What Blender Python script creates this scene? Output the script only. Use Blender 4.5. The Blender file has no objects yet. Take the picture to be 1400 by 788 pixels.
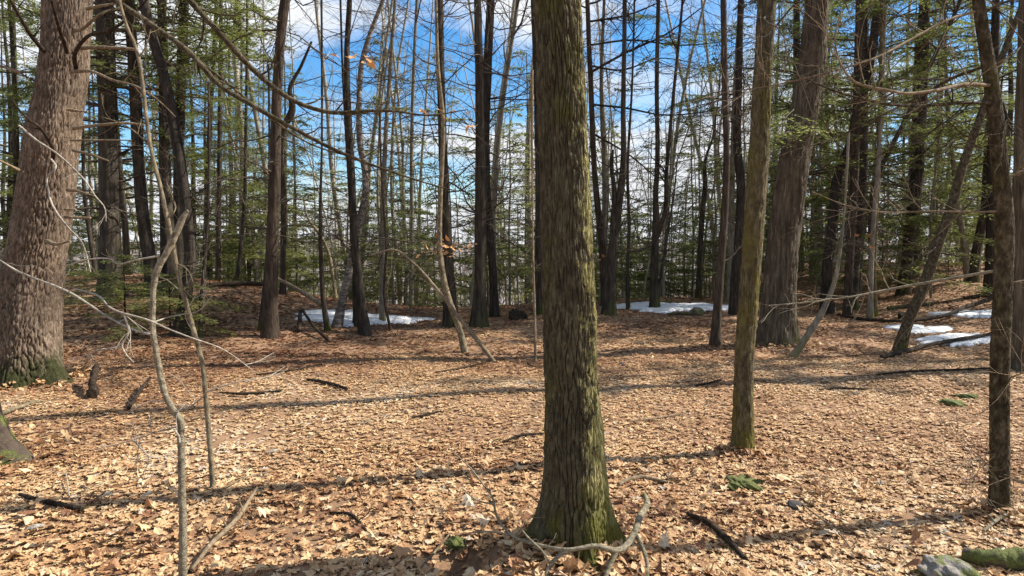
import bpy, math, random
import numpy as np
from mathutils import Vector

sc = bpy.context.scene
col = sc.collection
rng = np.random.default_rng(7)
random.seed(7)
rad = math.radians

# ------------------------------------------------------------------ camera
W, H, FPX = 1400.0, 788.0, 912.0          # photo frame and focal length in photo pixels
CAM = np.array([0.0, 0.0, 1.5])
PITCH = rad(3.0)
cam_d = bpy.data.cameras.new('camera')
cam_d.sensor_width = 36.0
cam_d.lens = 36.0 * FPX / W
cam_d.clip_start = 0.05
cam_d.clip_end = 6000
cam = bpy.data.objects.new('camera', cam_d)
cam.location = CAM
cam.rotation_euler = (rad(90) - PITCH, 0, 0)
col.objects.link(cam)
sc.camera = cam

# ------------------------------------------------------------------ sky, sun, exposure
SUN_AZ, SUN_EL = rad(77), rad(42)
world = bpy.data.worlds.new('World')
sc.world = world
world.use_nodes = True
nt = world.node_tree
nt.nodes.clear()
wo = nt.nodes.new('ShaderNodeOutputWorld')
bg = nt.nodes.new('ShaderNodeBackground')
sky = nt.nodes.new('ShaderNodeTexSky')
sky.sky_type = 'NISHITA'
sky.sun_disc = False
sky.sun_elevation = SUN_EL
sky.sun_rotation = SUN_AZ
sky.air_density = 1.0
sky.dust_density = 0.3
sky.ozone_density = 2.0
hs = nt.nodes.new('ShaderNodeHueSaturation')
hs.inputs['Saturation'].default_value = 1.4
hs.inputs['Value'].default_value = 1.2
tc = nt.nodes.new('ShaderNodeTexCoord')
mp = nt.nodes.new('ShaderNodeMapping')
mp.inputs['Scale'].default_value = (1.0, 1.0, 2.6)
mp.inputs['Location'].default_value = (1.3, 0.4, 0.7)
cn = nt.nodes.new('ShaderNodeTexNoise')
cn.inputs['Scale'].default_value = 2.3
cn.inputs['Detail'].default_value = 9
cn.inputs['Roughness'].default_value = 0.58
cn.inputs['Distortion'].default_value = 0.3
cr = nt.nodes.new('ShaderNodeValToRGB')
cr.color_ramp.elements[0].position = 0.44
cr.color_ramp.elements[0].color = (0, 0, 0, 1)
cr.color_ramp.elements[1].position = 0.57
cr.color_ramp.elements[1].color = (1, 1, 1, 1)
mx = nt.nodes.new('ShaderNodeMix')
mx.data_type = 'RGBA'
mx.inputs[7].default_value = (5.6, 5.8, 6.1, 1)
bg.inputs['Strength'].default_value = 0.09
L = nt.links.new
L(sky.outputs[0], hs.inputs['Color'])
L(tc.outputs['Generated'], mp.inputs[0]); L(mp.outputs[0], cn.inputs['Vector'])
# pale haze low over the horizon, the same all round
sz_ = nt.nodes.new('ShaderNodeSeparateXYZ'); L(tc.outputs['Generated'], sz_.inputs[0])
hz = nt.nodes.new('ShaderNodeMapRange')
for k_, v_ in ((1, 0.0), (2, 0.13), (3, 0.2), (4, 0.0)): hz.inputs[k_].default_value = v_
L(sz_.outputs[2], hz.inputs[0])
ad = nt.nodes.new('ShaderNodeMath'); ad.operation = 'ADD'
L(cn.outputs[0], ad.inputs[0]); L(hz.outputs[0], ad.inputs[1])
L(ad.outputs[0], cr.inputs[0]); L(cr.outputs[0], mx.inputs[0])
L(hs.outputs[0], mx.inputs[6]); L(mx.outputs[2], bg.inputs[0]); L(bg.outputs[0], wo.inputs[0])

sl = bpy.data.lights.new('sun', 'SUN')
sl.energy = 5.0
sl.angle = rad(0.5)
sl.color = (1.0, 0.95, 0.86)
so = bpy.data.objects.new('sun', sl)
sdir = Vector((math.cos(SUN_EL) * math.sin(SUN_AZ), math.cos(SUN_EL) * math.cos(SUN_AZ), math.sin(SUN_EL)))
so.rotation_euler = (-sdir).to_track_quat('-Z', 'Y').to_euler()
so.location = (20, 0, 30)
col.objects.link(so)

sc.view_settings.view_transform = 'Standard'
sc.view_settings.look = 'None'
sc.view_settings.gamma = 1
sc.view_settings.exposure = 0.97
sc.cycles.max_bounces = 6
sc.cycles.transparent_max_bounces = 4

# ------------------------------------------------------------------ noise, ground shape, pixel helpers
def hsh(ix, iy, seed):
    n = (ix.astype(np.int64) * 374761393 + iy.astype(np.int64) * 668265263 + seed * 974634777) & 0x7fffffff
    n = ((n ^ (n >> 13)) * 1274126177) & 0x7fffffff
    n = (n ^ (n >> 16)) & 0x7fffffff
    return (n % 100003) / 100003.0

def vn(x, y, seed=0, px=0):
    """value noise in 0..1; px: period of the first axis (0 none)"""
    x = np.asarray(x, float); y = np.asarray(y, float)
    ix = np.floor(x); iy = np.floor(y)
    fx = x - ix; fy = y - iy
    fx = fx * fx * (3 - 2 * fx); fy = fy * fy * (3 - 2 * fy)
    a = ix % px if px else ix
    b = (ix + 1) % px if px else ix + 1
    return ((hsh(a, iy, seed) * (1 - fx) + hsh(b, iy, seed) * fx) * (1 - fy)
            + (hsh(a, iy + 1, seed) * (1 - fx) + hsh(b, iy + 1, seed) * fx) * fy)

def fbm(x, y, seed=0, o=3):
    s = 0; a = 0.5
    for k in range(o):
        s = s + a * (vn(x, y, seed + k) - 0.5); x = x * 2.03; y = y * 2.03; a *= 0.5
    return s

def sst(x, a, b):
    t = np.clip((x - a) / (b - a), 0, 1)
    return t * t * (3 - 2 * t)

def ground_z(x, y):
    x = np.asarray(x, float); y = np.asarray(y, float)
    near = 1 - sst(np.hypot(x, y), 60, 140)
    z = (fbm(x * 0.45 + 3, y * 0.45, 11, 3) * 0.16 + fbm(x * 2.1, y * 2.1, 21, 2) * 0.07) * near
    z = z + 1.0 * np.exp(-((x + 8.6) / 4.6) ** 2 - ((y - 14.8) / 3.6) ** 2)          # knoll
    z = z + 1.0 * sst(x, 5.5, 14) * sst(y, 8, 21) * near                              # rise to one side
    z = z + 0.18 * sst(y, 9, 16) * (1 - sst(np.abs(x - 3.5), 1.5, 6))
    z = z - 0.27 * np.exp(-((x + 0.25) / 0.15) ** 2 - ((y - 3.22) / 0.13) ** 2)        # small hollow
    yc = 16.0 + 2.5 * sst(x, 0, 5) + 20 * sst(x, 7, 15) + 1.5 * sst(-x, 4, 9)
    d = np.clip(y - yc, 0, None)
    z = z - np.where(d < 6, 0.2 * d * d / 12, 0.2 * (d - 3)) * (1 - sst(d, 70, 110)) - 14.5 * sst(d, 70, 110)
    far = sst(y, 260, 800)
    z = z + far * (31 + 16 * fbm(x * 0.004 + 5, y * 0.003, 51, 3) * 2)
    return z

def ray(px, py):
    r = np.array([px - W / 2, FPX * math.cos(PITCH) + (H / 2 - py) * math.sin(PITCH),
                  -FPX * math.sin(PITCH) + (H / 2 - py) * math.cos(PITCH)])
    return r

def at(px, py, Y):
    """world point seen at photo pixel px,py at distance Y ahead"""
    r = ray(px, py)
    return CAM + r * (Y / r[1])

def hit(px, py):
    """where the ground is seen at photo pixel px,py"""
    r = ray(px, py); r = r / r[1]
    ys = np.arange(1.0, 60, 0.01)
    P = CAM[None, :] + r[None, :] * ys[:, None]
    below = P[:, 2] < ground_z(P[:, 0], P[:, 1])
    i = int(np.argmax(below)) if below.any() else len(ys) - 1
    return P[i]

# ------------------------------------------------------------------ mesh helpers
class MB:
    def __init__(s):
        s.v = []; s.f = []; s.n = 0; s.a = []
    def add(s, v, f, a=None):
        s.v.append(np.asarray(v, float)); s.f.append(np.asarray(f, np.int64) + s.n); s.n += len(v)
        s.a.append(np.zeros(len(v)) if a is None else np.asarray(a, float))
    def mesh(s, name, mat, smooth=True, attr=False):
        me = bpy.data.meshes.new(name)
        if s.n:
            v = np.concatenate(s.v)
            me.vertices.add(len(v)); me.vertices.foreach_set('co', v.astype(np.float32).ravel())
            loops = np.concatenate([f.ravel() for f in s.f])
            tot = np.concatenate([np.full(len(f), f.shape[1]) for f in s.f])
            me.loops.add(len(loops)); me.loops.foreach_set('vertex_index', loops.astype(np.int32))
            me.polygons.add(len(tot))
            st = np.concatenate([[0], np.cumsum(tot)[:-1]])
            me.polygons.foreach_set('loop_start', st.astype(np.int32))
            me.polygons.foreach_set('loop_total', tot.astype(np.int32))
            me.polygons.foreach_set('use_smooth', np.full(len(tot), smooth))
            if attr:
                at_ = me.attributes.new('tint', 'FLOAT', 'POINT')
                at_.data.foreach_set('value', np.concatenate(s.a).astype(np.float32))
            me.update(calc_edges=True)
        if mat: me.materials.append(mat)
        return me

def link(name, me, parent=None, loc=None):
    o = bpy.data.objects.new(name, me)
    col.objects.link(o)
    if parent: o.parent = parent
    if loc is not None: o.location = [float(q) for q in loc]
    return o

def thing(name, label, cat, loc, group=None):
    o = link(name, None, None, loc)
    o.empty_display_size = 0.2
    o['label'] = label; o['category'] = cat
    if group: o['group'] = group
    return o

def tag(o, label, cat, group=None):
    o['label'] = label; o['category'] = cat
    if group: o['group'] = group
    return o

def dup(root, loc, rz, s, label=None):
    r = root.copy(); col.objects.link(r)
    r.location = [float(q) for q in loc]; r.rotation_euler = (0, 0, rz); r.scale = (s, s, s)
    if label: r['label'] = label
    for c in root.children:
        k = c.copy(); col.objects.link(k); k.parent = r
    return r

def spline(P, n):
    """Catmull-Rom through the rows of P, n samples"""
    P = np.asarray(P, float)
    if len(P) == 2:
        t = np.linspace(0, 1, n)[:, None]
        return P[0] * (1 - t) + P[1] * t
    d = np.concatenate([[0], np.cumsum(np.maximum(np.linalg.norm(np.diff(P[:, :3], axis=0), axis=1), 1e-6))])
    sl_ = np.diff(P, axis=0) / np.diff(d)[:, None]
    m = np.empty_like(P); m[0] = sl_[0]; m[-1] = sl_[-1]
    w = np.diff(d)[:, None]
    m[1:-1] = (sl_[:-1] * w[1:] + sl_[1:] * w[:-1]) / (w[1:] + w[:-1])
    s = np.linspace(0, d[-1], n)
    i = np.clip(np.searchsorted(d, s, side='right') - 1, 0, len(P) - 2)
    h = (d[i + 1] - d[i])[:, None]; t = (s - d[i])[:, None] / h
    return ((2 * t ** 3 - 3 * t ** 2 + 1) * P[i] + (t ** 3 - 2 * t ** 2 + t) * h * m[i]
            + (3 * t ** 2 - 2 * t ** 3) * P[i + 1] + (t ** 3 - t ** 2) * h * m[i + 1])

def frames(path):
    T = np.gradient(path, axis=0)
    T /= np.maximum(np.linalg.norm(T, axis=1, keepdims=True), 1e-9)
    ref = np.array([1.0, 0, 0]) if abs(T[0, 0]) < 0.9 else np.array([0, 1.0, 0])
    N = np.zeros_like(T)
    n = ref
    for i in range(len(T)):
        n = n - T[i] * np.dot(n, T[i]); n = n / max(np.linalg.norm(n), 1e-9); N[i] = n
    return N, np.cross(T, N)

def tube(mb, path, r, sides=6, rough=0.0, seed=0, cap=False):
    """a tapered limb along path with radius r"""
    path = np.asarray(path, float); r = np.asarray(r, float); n = len(path)
    N, B = frames(path)
    th = np.arange(sides) * 2 * math.pi / sides
    R = np.repeat(r[:, None], sides, 1)
    if rough:
        zz = np.repeat(np.arange(n)[:, None], sides, 1) * 0.9
        aa = np.repeat((np.arange(sides) / sides * 5)[None, :], n, 0)
        R = R * (1 + rough * 2 * (vn(aa, zz, seed, 5) - 0.5))
    v = path[:, None, :] + R[:, :, None] * (np.cos(th)[None, :, None] * N[:, None, :] + np.sin(th)[None, :, None] * B[:, None, :])
    v = v.reshape(-1, 3)
    i = np.arange(n - 1)[:, None] * sides; j = np.arange(sides)[None, :]; k = (j + 1) % sides
    f = np.stack([i + j, i + k, i + sides + k, i + sides + j], -1).reshape(-1, 4)
    mb.add(v, f)
    if cap:
        for e, s_ in ((n - 1, 1), (0, -1)):
            ring = v[e * sides:(e + 1) * sides]
            vv = np.vstack([ring, path[e] + 0.15 * r[e] * (path[e] - path[e - s_]) / max(np.linalg.norm(path[e] - path[e - s_]), 1e-6)])
            a = np.arange(sides); b = (a + 1) % sides
            ff = np.stack([a, b, np.full(sides, sides)], 1)
            mb.add(vv, ff if s_ > 0 else ff[:, ::-1])

def wig(p0, d, length, n, bend, up, r0, r1=0.003, rs=rng):
    """a wandering twig path: start p0, direction d"""
    d = np.asarray(d, float); d = d / np.linalg.norm(d)
    P = [np.asarray(p0, float)]
    for k in range(n - 1):
        d = d + rs.normal(0, bend, 3) + np.array([0, 0, up]); d = d / np.linalg.norm(d)
        P.append(P[-1] + d * length / (n - 1))
    return np.array(P), np.linspace(r0, r1, n) ** 1.0

# ------------------------------------------------------------------ materials
def nodes(name):
    m = bpy.data.materials.new(name); m.use_nodes = True
    t = m.node_tree; b = t.nodes['Principled BSDF']
    return m, t, b

def N(t, kind, **kw):
    n = t.nodes.new(kind)
    for k, v in kw.items():
        if k in n.inputs: n.inputs[k].default_value = v
        else: setattr(n, k, v)
    return n

def ramp(t, src, stops):
    r = t.nodes.new('ShaderNodeValToRGB')
    el = r.color_ramp.elements
    while len(el) < len(stops): el.new(0.5)
    for e, (p, c) in zip(el, stops):
        e.position = p
        e.color = (c, c, c, 1) if isinstance(c, (int, float)) else (*c, 1)
    t.links.new(src, r.inputs[0])
    return r.outputs[0]

def mixc(t, fac, a, b):
    m = t.nodes.new('ShaderNodeMix'); m.data_type = 'RGBA'
    for s, v in ((0, fac), (6, a), (7, b)):
        if isinstance(v, (int, float)): m.inputs[s].default_value = v
        elif isinstance(v, tuple): m.inputs[s].default_value = (*v, 1)
        else: t.links.new(v, m.inputs[s])
    return m.outputs[2]

def mth(t, op, a, b=0.0, clamp=False):
    m = t.nodes.new('ShaderNodeMath'); m.operation = op; m.use_clamp = clamp
    for s, v in ((0, a), (1, b)):
        if isinstance(v, (int, float)): m.inputs[s].default_value = v
        else: t.links.new(v, m.inputs[s])
    return m.outputs[0]

def bark(name, c1, c2, c3, scale=14, stretch=0.16, bump=0.6, moss=None, moss_amt=0.0, moss_base=0.0, base_h=0.5, lichen=None, lichen_amt=0.0, side=None, lit_side=None, per_object=0.0):
    """procedural bark; moss: colour, spread over the stem by moss_amt and round the foot by moss_base"""
    m, t, b = nodes(name)
    co = N(t, 'ShaderNodeTexCoord').outputs['Object']
    mpn = N(t, 'ShaderNodeMapping'); mpn.inputs['Scale'].default_value = (1, 1, stretch); t.links.new(co, mpn.inputs[0])
    n1 = N(t, 'ShaderNodeTexNoise', Scale=scale, Detail=8, Roughness=0.65); t.links.new(mpn.outputs[0], n1.inputs['Vector'])
    n2 = N(t, 'ShaderNodeTexNoise', Scale=2.2, Detail=5, Roughness=0.6); t.links.new(co, n2.inputs['Vector'])
    n3 = N(t, 'ShaderNodeTexNoise', Scale=scale * 3.1, Detail=5, Roughness=0.7); t.links.new(mpn.outputs[0], n3.inputs['Vector'])
    c = ramp(t, n1.outputs[0], [(0.32, c1), (0.5, c2), (0.68, c3)])
    sh = ramp(t, n2.outputs[0], [(0.3, (0.72, 0.72, 0.72)), (0.7, (1.15, 1.12, 1.08))])
    mul = t.nodes.new('ShaderNodeMix'); mul.data_type = 'RGBA'; mul.blend_type = 'MULTIPLY'; mul.inputs[0].default_value = 1
    t.links.new(c, mul.inputs[6]); t.links.new(sh, mul.inputs[7]); c = mul.outputs[2]
    if per_object:
        oi = N(t, 'ShaderNodeObjectInfo').outputs['Random']
        c = mixc(t, mth(t, 'MULTIPLY', oi, per_object), c, (0.42, 0.38, 0.3))
    if lichen:
        n4 = N(t, 'ShaderNodeTexNoise', Scale=9, Detail=6, Roughness=0.7); t.links.new(co, n4.inputs['Vector'])
        lk = n4.outputs[0]
        if lit_side:
            ld = N(t, 'ShaderNodeVectorMath', operation='DOT_PRODUCT'); t.links.new(co, ld.inputs[0]); ld.inputs[1].default_value = lit_side  # lichen colour weighted to one side, partly standing in for sunlight there
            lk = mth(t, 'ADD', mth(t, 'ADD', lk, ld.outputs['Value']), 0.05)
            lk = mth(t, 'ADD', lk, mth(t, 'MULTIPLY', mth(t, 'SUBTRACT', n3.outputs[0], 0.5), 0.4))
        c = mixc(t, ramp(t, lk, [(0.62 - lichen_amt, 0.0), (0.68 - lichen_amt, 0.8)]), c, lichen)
    if moss:
        sep = N(t, 'ShaderNodeSeparateXYZ'); t.links.new(co, sep.inputs[0])
        foot = mth(t, 'SUBTRACT', 1.0, mth(t, 'DIVIDE', sep.outputs[2], base_h), True)
        n5 = N(t, 'ShaderNodeTexNoise', Scale=5.5, Detail=7, Roughness=0.68); t.links.new(mpn.outputs[0] if not side else co, n5.inputs['Vector'])
        k = mth(t, 'ADD', n5.outputs[0], mth(t, 'MULTIPLY', foot, moss_base))
        k = mth(t, 'ADD', k, moss_amt)
        k = mth(t, 'ADD', k, mth(t, 'MULTIPLY', mth(t, 'SUBTRACT', n3.outputs[0], 0.5), 0.35))
        if side:
            dot = N(t, 'ShaderNodeVectorMath', operation='DOT_PRODUCT'); t.links.new(co, dot.inputs[0]); dot.inputs[1].default_value = side
            k = mth(t, 'ADD', k, dot.outputs['Value'])
        mc = ramp(t, n3.outputs[0], [(0.3, tuple(q * 0.6 for q in moss)), (0.7, tuple(q * 1.3 for q in moss))])
        c = mixc(t, ramp(t, k, [(0.5, 0.0), (0.66, 0.92)]), c, mc)
    t.links.new(c, b.inputs['Base Color'])
    b.inputs['Roughness'].default_value = 0.9
    b.inputs['Specular IOR Level'].default_value = 0.15
    bp = N(t, 'ShaderNodeBump', Strength=min(bump * 1.2, 1.0), Distance=0.03)
    hh = mth(t, 'ADD', n1.outputs[0], mth(t, 'MULTIPLY', n3.outputs[0], 0.5))
    t.links.new(hh, bp.inputs['Height']); t.links.new(bp.outputs[0], b.inputs['Normal'])
    return m

MOSS = (0.075, 0.085, 0.012)
M_oak = bark('furrowed_bark', (0.05, 0.041, 0.025), (0.105, 0.088, 0.052), (0.2, 0.173, 0.1), 40, 0.4, 1.0, (0.11, 0.105, 0.018), -0.05, 0.2, 0.45, (0.42, 0.375, 0.15), -0.035, lit_side=(2.0, 0, 0.03))  # pale yellow side is lichen plus sunlight put into the colour
M_pine = bark('pine_bark', (0.08, 0.056, 0.039), (0.2, 0.146, 0.104), (0.35, 0.268, 0.198), 34, 0.3, 1.0, (0.03, 0.036, 0.009), -0.12, 0.36, 0.5)
M_mossy = bark('mossy_bark', (0.05, 0.04, 0.022), (0.13, 0.105, 0.06), (0.25, 0.21, 0.12), 34, 0.4, 1.0, (0.15, 0.125, 0.025), 0.03, 0.1, 0.6, (0.32, 0.28, 0.16), -0.05)
M_ash = bark('ridged_bark', (0.042, 0.032, 0.021), (0.1, 0.079, 0.054), (0.2, 0.165, 0.118), 24, 0.1, 0.8, MOSS, -0.16, 0.2, 0.6)
M_flaky = bark('flaky_bark', (0.032, 0.025, 0.014), (0.08, 0.062, 0.036), (0.21, 0.17, 0.105), 34, 0.55, 1.0, (0.1, 0.09, 0.02), -0.06, 0.1, 0.5)
M_dark = bark('dark_bark', (0.024, 0.019, 0.014), (0.056, 0.045, 0.033), (0.115, 0.095, 0.07), 22, 0.15, 0.8, MOSS, -0.18, 0.25, 0.6)
M_black = bark('blackish_bark', (0.018, 0.015, 0.011), (0.042, 0.034, 0.026), (0.085, 0.07, 0.054), 22, 0.2, 0.8)
M_brown = bark('brown_bark', (0.03, 0.021, 0.014), (0.066, 0.048, 0.034), (0.12, 0.09, 0.066), 24, 0.18, 0.8)
M_greyb = bark('grey_bark', (0.1, 0.085, 0.06), (0.19, 0.165, 0.125), (0.3, 0.27, 0.21), 22, 0.3, 0.5, (0.13, 0.12, 0.03), -0.06, 0.1, 0.5)
M_pale = bark('pale_bark', (0.12, 0.098, 0.065), (0.3, 0.255, 0.175), (0.44, 0.385, 0.28), 42, 1.3, 0.7, (0.2, 0.18, 0.07), -0.12, 0.1, 0.6)
M_lich = bark('lichened_bark', (0.09, 0.07, 0.04), (0.2, 0.16, 0.1), (0.36, 0.3, 0.2), 34, 0.5, 0.6, (0.17, 0.145, 0.05), -0.08)
M_birch = bark('birch_bark', (0.03, 0.025, 0.02), (0.16, 0.14, 0.12), (0.42, 0.39, 0.34), 9, 2.6, 0.5)
M_white = bark('bleached_wood', (0.24, 0.2, 0.15), (0.43, 0.375, 0.3), (0.6, 0.55, 0.46), 40, 0.8, 0.6)
M_dead = bark('dead_wood', (0.12, 0.085, 0.05), (0.22, 0.165, 0.105), (0.36, 0.28, 0.19), 26, 0.4, 0.6)
M_rot = bark('rotten_wood', (0.018, 0.013, 0.009), (0.042, 0.03, 0.02), (0.09, 0.062, 0.04), 26, 0.5, 1.0)
M_slope = bark('slope_tree_bark', (0.12, 0.1, 0.07), (0.23, 0.2, 0.145), (0.36, 0.32, 0.24), 16, 0.2, 0.5, per_object=0.75)
M_twig = bark('twig_bark', (0.045, 0.034, 0.026), (0.085, 0.066, 0.05), (0.15, 0.12, 0.09), 20, 0.5, 0.2)

PAL = [(0.0, (0.17, 0.078, 0.04)), (0.14, (0.29, 0.145, 0.072)), (0.3, (0.42, 0.24, 0.118)), (0.5, (0.53, 0.34, 0.175)),
       (0.74, (0.62, 0.435, 0.24)), (0.92, (0.67, 0.51, 0.325)), (1.0, (0.5, 0.43, 0.34))]

def leaf_mat(name, use_attr, pal=PAL):
    m, t, b = nodes(name)
    if use_attr:
        s = N(t, 'ShaderNodeAttribute', attribute_name='tint').outputs['Fac']
    else:
        s = N(t, 'ShaderNodeObjectInfo').outputs['Random']
    c = ramp(t, s, pal)
    co = N(t, 'ShaderNodeTexCoord').outputs['Object']
    n = N(t, 'ShaderNodeTexNoise', Scale=38 , Detail=4, Roughness=0.7); t.links.new(co, n.inputs['Vector'])
    mul = t.nodes.new('ShaderNodeMix'); mul.data_type = 'RGBA'; mul.blend_type = 'MULTIPLY'; mul.inputs[0].default_value = 1
    t.links.new(c, mul.inputs[6]); t.links.new(ramp(t, n.outputs[0], [(0.3, (0.62, 0.58, 0.55)), (0.62, (1.1, 1.08, 1.05))]), mul.inputs[7])
    t.links.new(mul.outputs[2], b.inputs['Base Color'])
    b.inputs['Roughness'].default_value = 0.6
    b.inputs['Specular IOR Level'].default_value = 0.25
    tr = N(t, 'ShaderNodeBsdfTranslucent'); t.links.new(mul.outputs[2], tr.inputs[0])
    ms = N(t, 'ShaderNodeMixShader'); ms.inputs[0].default_value = 0.12
    t.links.new(b.outputs[0], ms.inputs[1]); t.links.new(tr.outputs[0], ms.inputs[2])
    t.links.new(ms.outputs[0], t.nodes['Material Output'].inputs[0])
    return m

M_leaf = leaf_mat('dry_leaf', False)
M_litter = leaf_mat('leaf_litter', True)
M_marc = leaf_mat('withered_leaf', False, [(0.0, (0.5, 0.26, 0.1)), (1.0, (0.62, 0.36, 0.16))])

def needle_mat(name, a, b_):
    m, t, b = nodes(name)
    s = N(t, 'ShaderNodeAttribute', attribute_name='tint').outputs['Fac']
    oi = N(t, 'ShaderNodeObjectInfo').outputs['Random']
    c = ramp(t, mth(t, 'ADD', mth(t, 'MULTIPLY', s, 0.75), mth(t, 'MULTIPLY', oi, 0.25)), [(0.0, a), (1.0, b_)])
    t.links.new(c, b.inputs['Base Color'])
    b.inputs['Roughness'].default_value = 0.65
    b.inputs['Specular IOR Level'].default_value = 0.3
    tr = N(t, 'ShaderNodeBsdfTranslucent'); t.links.new(c, tr.inputs[0])
    ms = N(t, 'ShaderNodeMixShader'); ms.inputs[0].default_value = 0.66
    t.links.new(b.outputs[0], ms.inputs[1]); t.links.new(tr.outputs[0], ms.inputs[2])
    t.links.new(ms.outputs[0], t.nodes['Material Output'].inputs[0])
    return m

M_ndl = needle_mat('hemlock_needles', (0.1, 0.118, 0.03), (0.22, 0.24, 0.068))
M_ndl2 = needle_mat('young_hemlock_needles', (0.12, 0.14, 0.04), (0.25, 0.265, 0.085))

def ground_mat():
    m, t, b = nodes('forest_floor')
    co = N(t, 'ShaderNodeTexCoord').outputs['Object']
    v = N(t, 'ShaderNodeTexVoronoi', Scale=11); t.links.new(co, v.inputs['Vector'])
    n = N(t, 'ShaderNodeTexNoise', Scale=24, Detail=9, Roughness=0.8, Distortion=1.5); t.links.new(co, n.inputs['Vector'])
    sepc = N(t, 'ShaderNodeSeparateColor'); t.links.new(v.outputs['Color'], sepc.inputs[0])
    near = mixc(t, ramp(t, n.outputs[0], [(0.35, 0.0), (0.65, 1.0)]), (0.17, 0.088, 0.046), (0.37, 0.21, 0.108))
    near = mixc(t, mth(t, 'MULTIPLY', sepc.outputs[0], 0.35), near, (0.42, 0.26, 0.14))
    n2 = N(t, 'ShaderNodeTexNoise', Scale=0.05, Detail=8, Roughness=0.7); t.links.new(co, n2.inputs['Vector'])
    farc = ramp(t, n2.outputs[0], [(0.35, (0.11, 0.085, 0.075)), (0.5, (0.2, 0.165, 0.15)), (0.6, (0.25, 0.21, 0.18)), (0.66, (0.5, 0.48, 0.46))])
    sep = N(t, 'ShaderNodeSeparateXYZ'); t.links.new(co, sep.inputs[0])
    k = N(t, 'ShaderNodeMapRange'); k.inputs[1].default_value = 55; k.inputs[2].default_value = 110; t.links.new(sep.outputs[1], k.inputs[0])
    t.links.new(mixc(t, k.outputs[0], near, farc), b.inputs['Base Color'])
    b.inputs['Roughness'].default_value = 0.95
    bp = N(t, 'ShaderNodeBump', Strength=0.8, Distance=0.03)
    t.links.new(n.outputs[0], bp.inputs['Height']); t.links.new(bp.outputs[0], b.inputs['Normal'])
    return m

def snow_mat():
    m, t, b = nodes('old_snow')
    co = N(t, 'ShaderNodeTexCoord').outputs['Object']
    n = N(t, 'ShaderNodeTexNoise', Scale=7, Detail=8, Roughness=0.7); t.links.new(co, n.inputs['Vector'])
    t.links.new(ramp(t, n.outputs[0], [(0.32, (0.42, 0.38, 0.33)), (0.44, (0.62, 0.61, 0.6)), (0.6, (0.74, 0.74, 0.755))]), b.inputs['Base Color'])
    b.inputs['Roughness'].default_value = 0.6
    bp = N(t, 'ShaderNodeBump', Strength=0.5, Distance=0.03)
    t.links.new(n.outputs[0], bp.inputs['Height']); t.links.new(bp.outputs[0], b.inputs['Normal'])
    return m

def moss_mat(name, stone=(0.3, 0.28, 0.25), cover=0.0):
    m, t, b = nodes(name)
    co = N(t, 'ShaderNodeTexCoord').outputs['Object']
    n = N(t, 'ShaderNodeTexNoise', Scale=9, Detail=6, Roughness=0.65); t.links.new(co, n.inputs['Vector'])
    f = N(t, 'ShaderNodeTexNoise', Scale=70, Detail=3, Roughness=0.7); t.links.new(co, f.inputs['Vector'])
    st = ramp(t, f.outputs[0], [(0.3, tuple(q * 0.55 for q in stone)), (0.7, stone)])
    mo = ramp(t, f.outputs[0], [(0.3, (0.05, 0.058, 0.012)), (0.7, (0.135, 0.145, 0.03))])
    k = ramp(t, mth(t, 'ADD', n.outputs[0], cover), [(0.48, 0.0), (0.56, 1.0)])
    t.links.new(mixc(t, k, st, mo), b.inputs['Base Color'])
    b.inputs['Roughness'].default_value = 0.95
    bp = N(t, 'ShaderNodeBump', Strength=0.9, Distance=0.012)
    t.links.new(f.outputs[0], bp.inputs['Height']); t.links.new(bp.outputs[0], b.inputs['Normal'])
    return m

M_ground = ground_mat(); M_snow = snow_mat()
M_rock = moss_mat('mossy_stone', (0.3, 0.265, 0.225), 0.03); M_moss = moss_mat('moss', (0.12, 0.09, 0.05), 0.16)
M_mlog = moss_mat('mossy_log_bark', (0.09, 0.06, 0.04), 0.0)
M_dstone = moss_mat('dark_stone', (0.07, 0.06, 0.055), -0.2); M_bstone = moss_mat('boulder_stone', (0.19, 0.15, 0.1), 0.0)

# ------------------------------------------------------------------ ground
def spaced(a, b, d): return np.arange(a, b, d)
g = 22 * 1.22 ** np.arange(1, 24)
xs = np.concatenate([-g[::-1], spaced(-22, -5, 0.25), spaced(-5, 5, 0.08), spaced(5, 22.01, 0.25), g])
ys = np.concatenate([-(3 * 1.5 ** np.arange(1, 15))[::-1], spaced(-3, 2, 0.3), spaced(2, 6.5, 0.08), spaced(6.5, 34, 0.25), 34 * 1.12 ** np.arange(0, 40)])
X, Y = np.meshgrid(xs, ys)
V = np.stack([X, Y, ground_z(X, Y)], -1).reshape(-1, 3)
nx, ny = len(xs), len(ys)
i = np.arange(ny - 1)[:, None] * nx; j = np.arange(nx - 1)[None, :]
F = np.stack([i + j, i + j + 1, i + nx + j + 1, i + nx + j], -1).reshape(-1, 4)
mb = MB(); mb.add(V, F)
ground = link('ground', mb.mesh('ground', M_ground))
ground['kind'] = 'structure'

# ------------------------------------------------------------------ trunks with modelled bark
def voro(u, w, nu, seed):
    """distance between the two nearest cells of a lattice of nu cells round the stem"""
    iu = np.floor(u); iw = np.floor(w)
    d1 = np.full(u.shape, 9.0); d2 = np.full(u.shape, 9.0)
    for a in (-1, 0, 1):
        for b in (-1, 0, 1):
            cu = iu + a; cw = iw + b
            hu = hsh(cu % nu, cw, seed); hw = hsh(cu % nu, cw, seed + 77)
            d = np.hypot(cu + 0.15 + 0.7 * hu - u, cw + hw - w)
            n1 = np.minimum(d1, d)
            d2 = np.minimum(np.maximum(d1, d), d2); d1 = n1
    return d2 - d1

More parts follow.
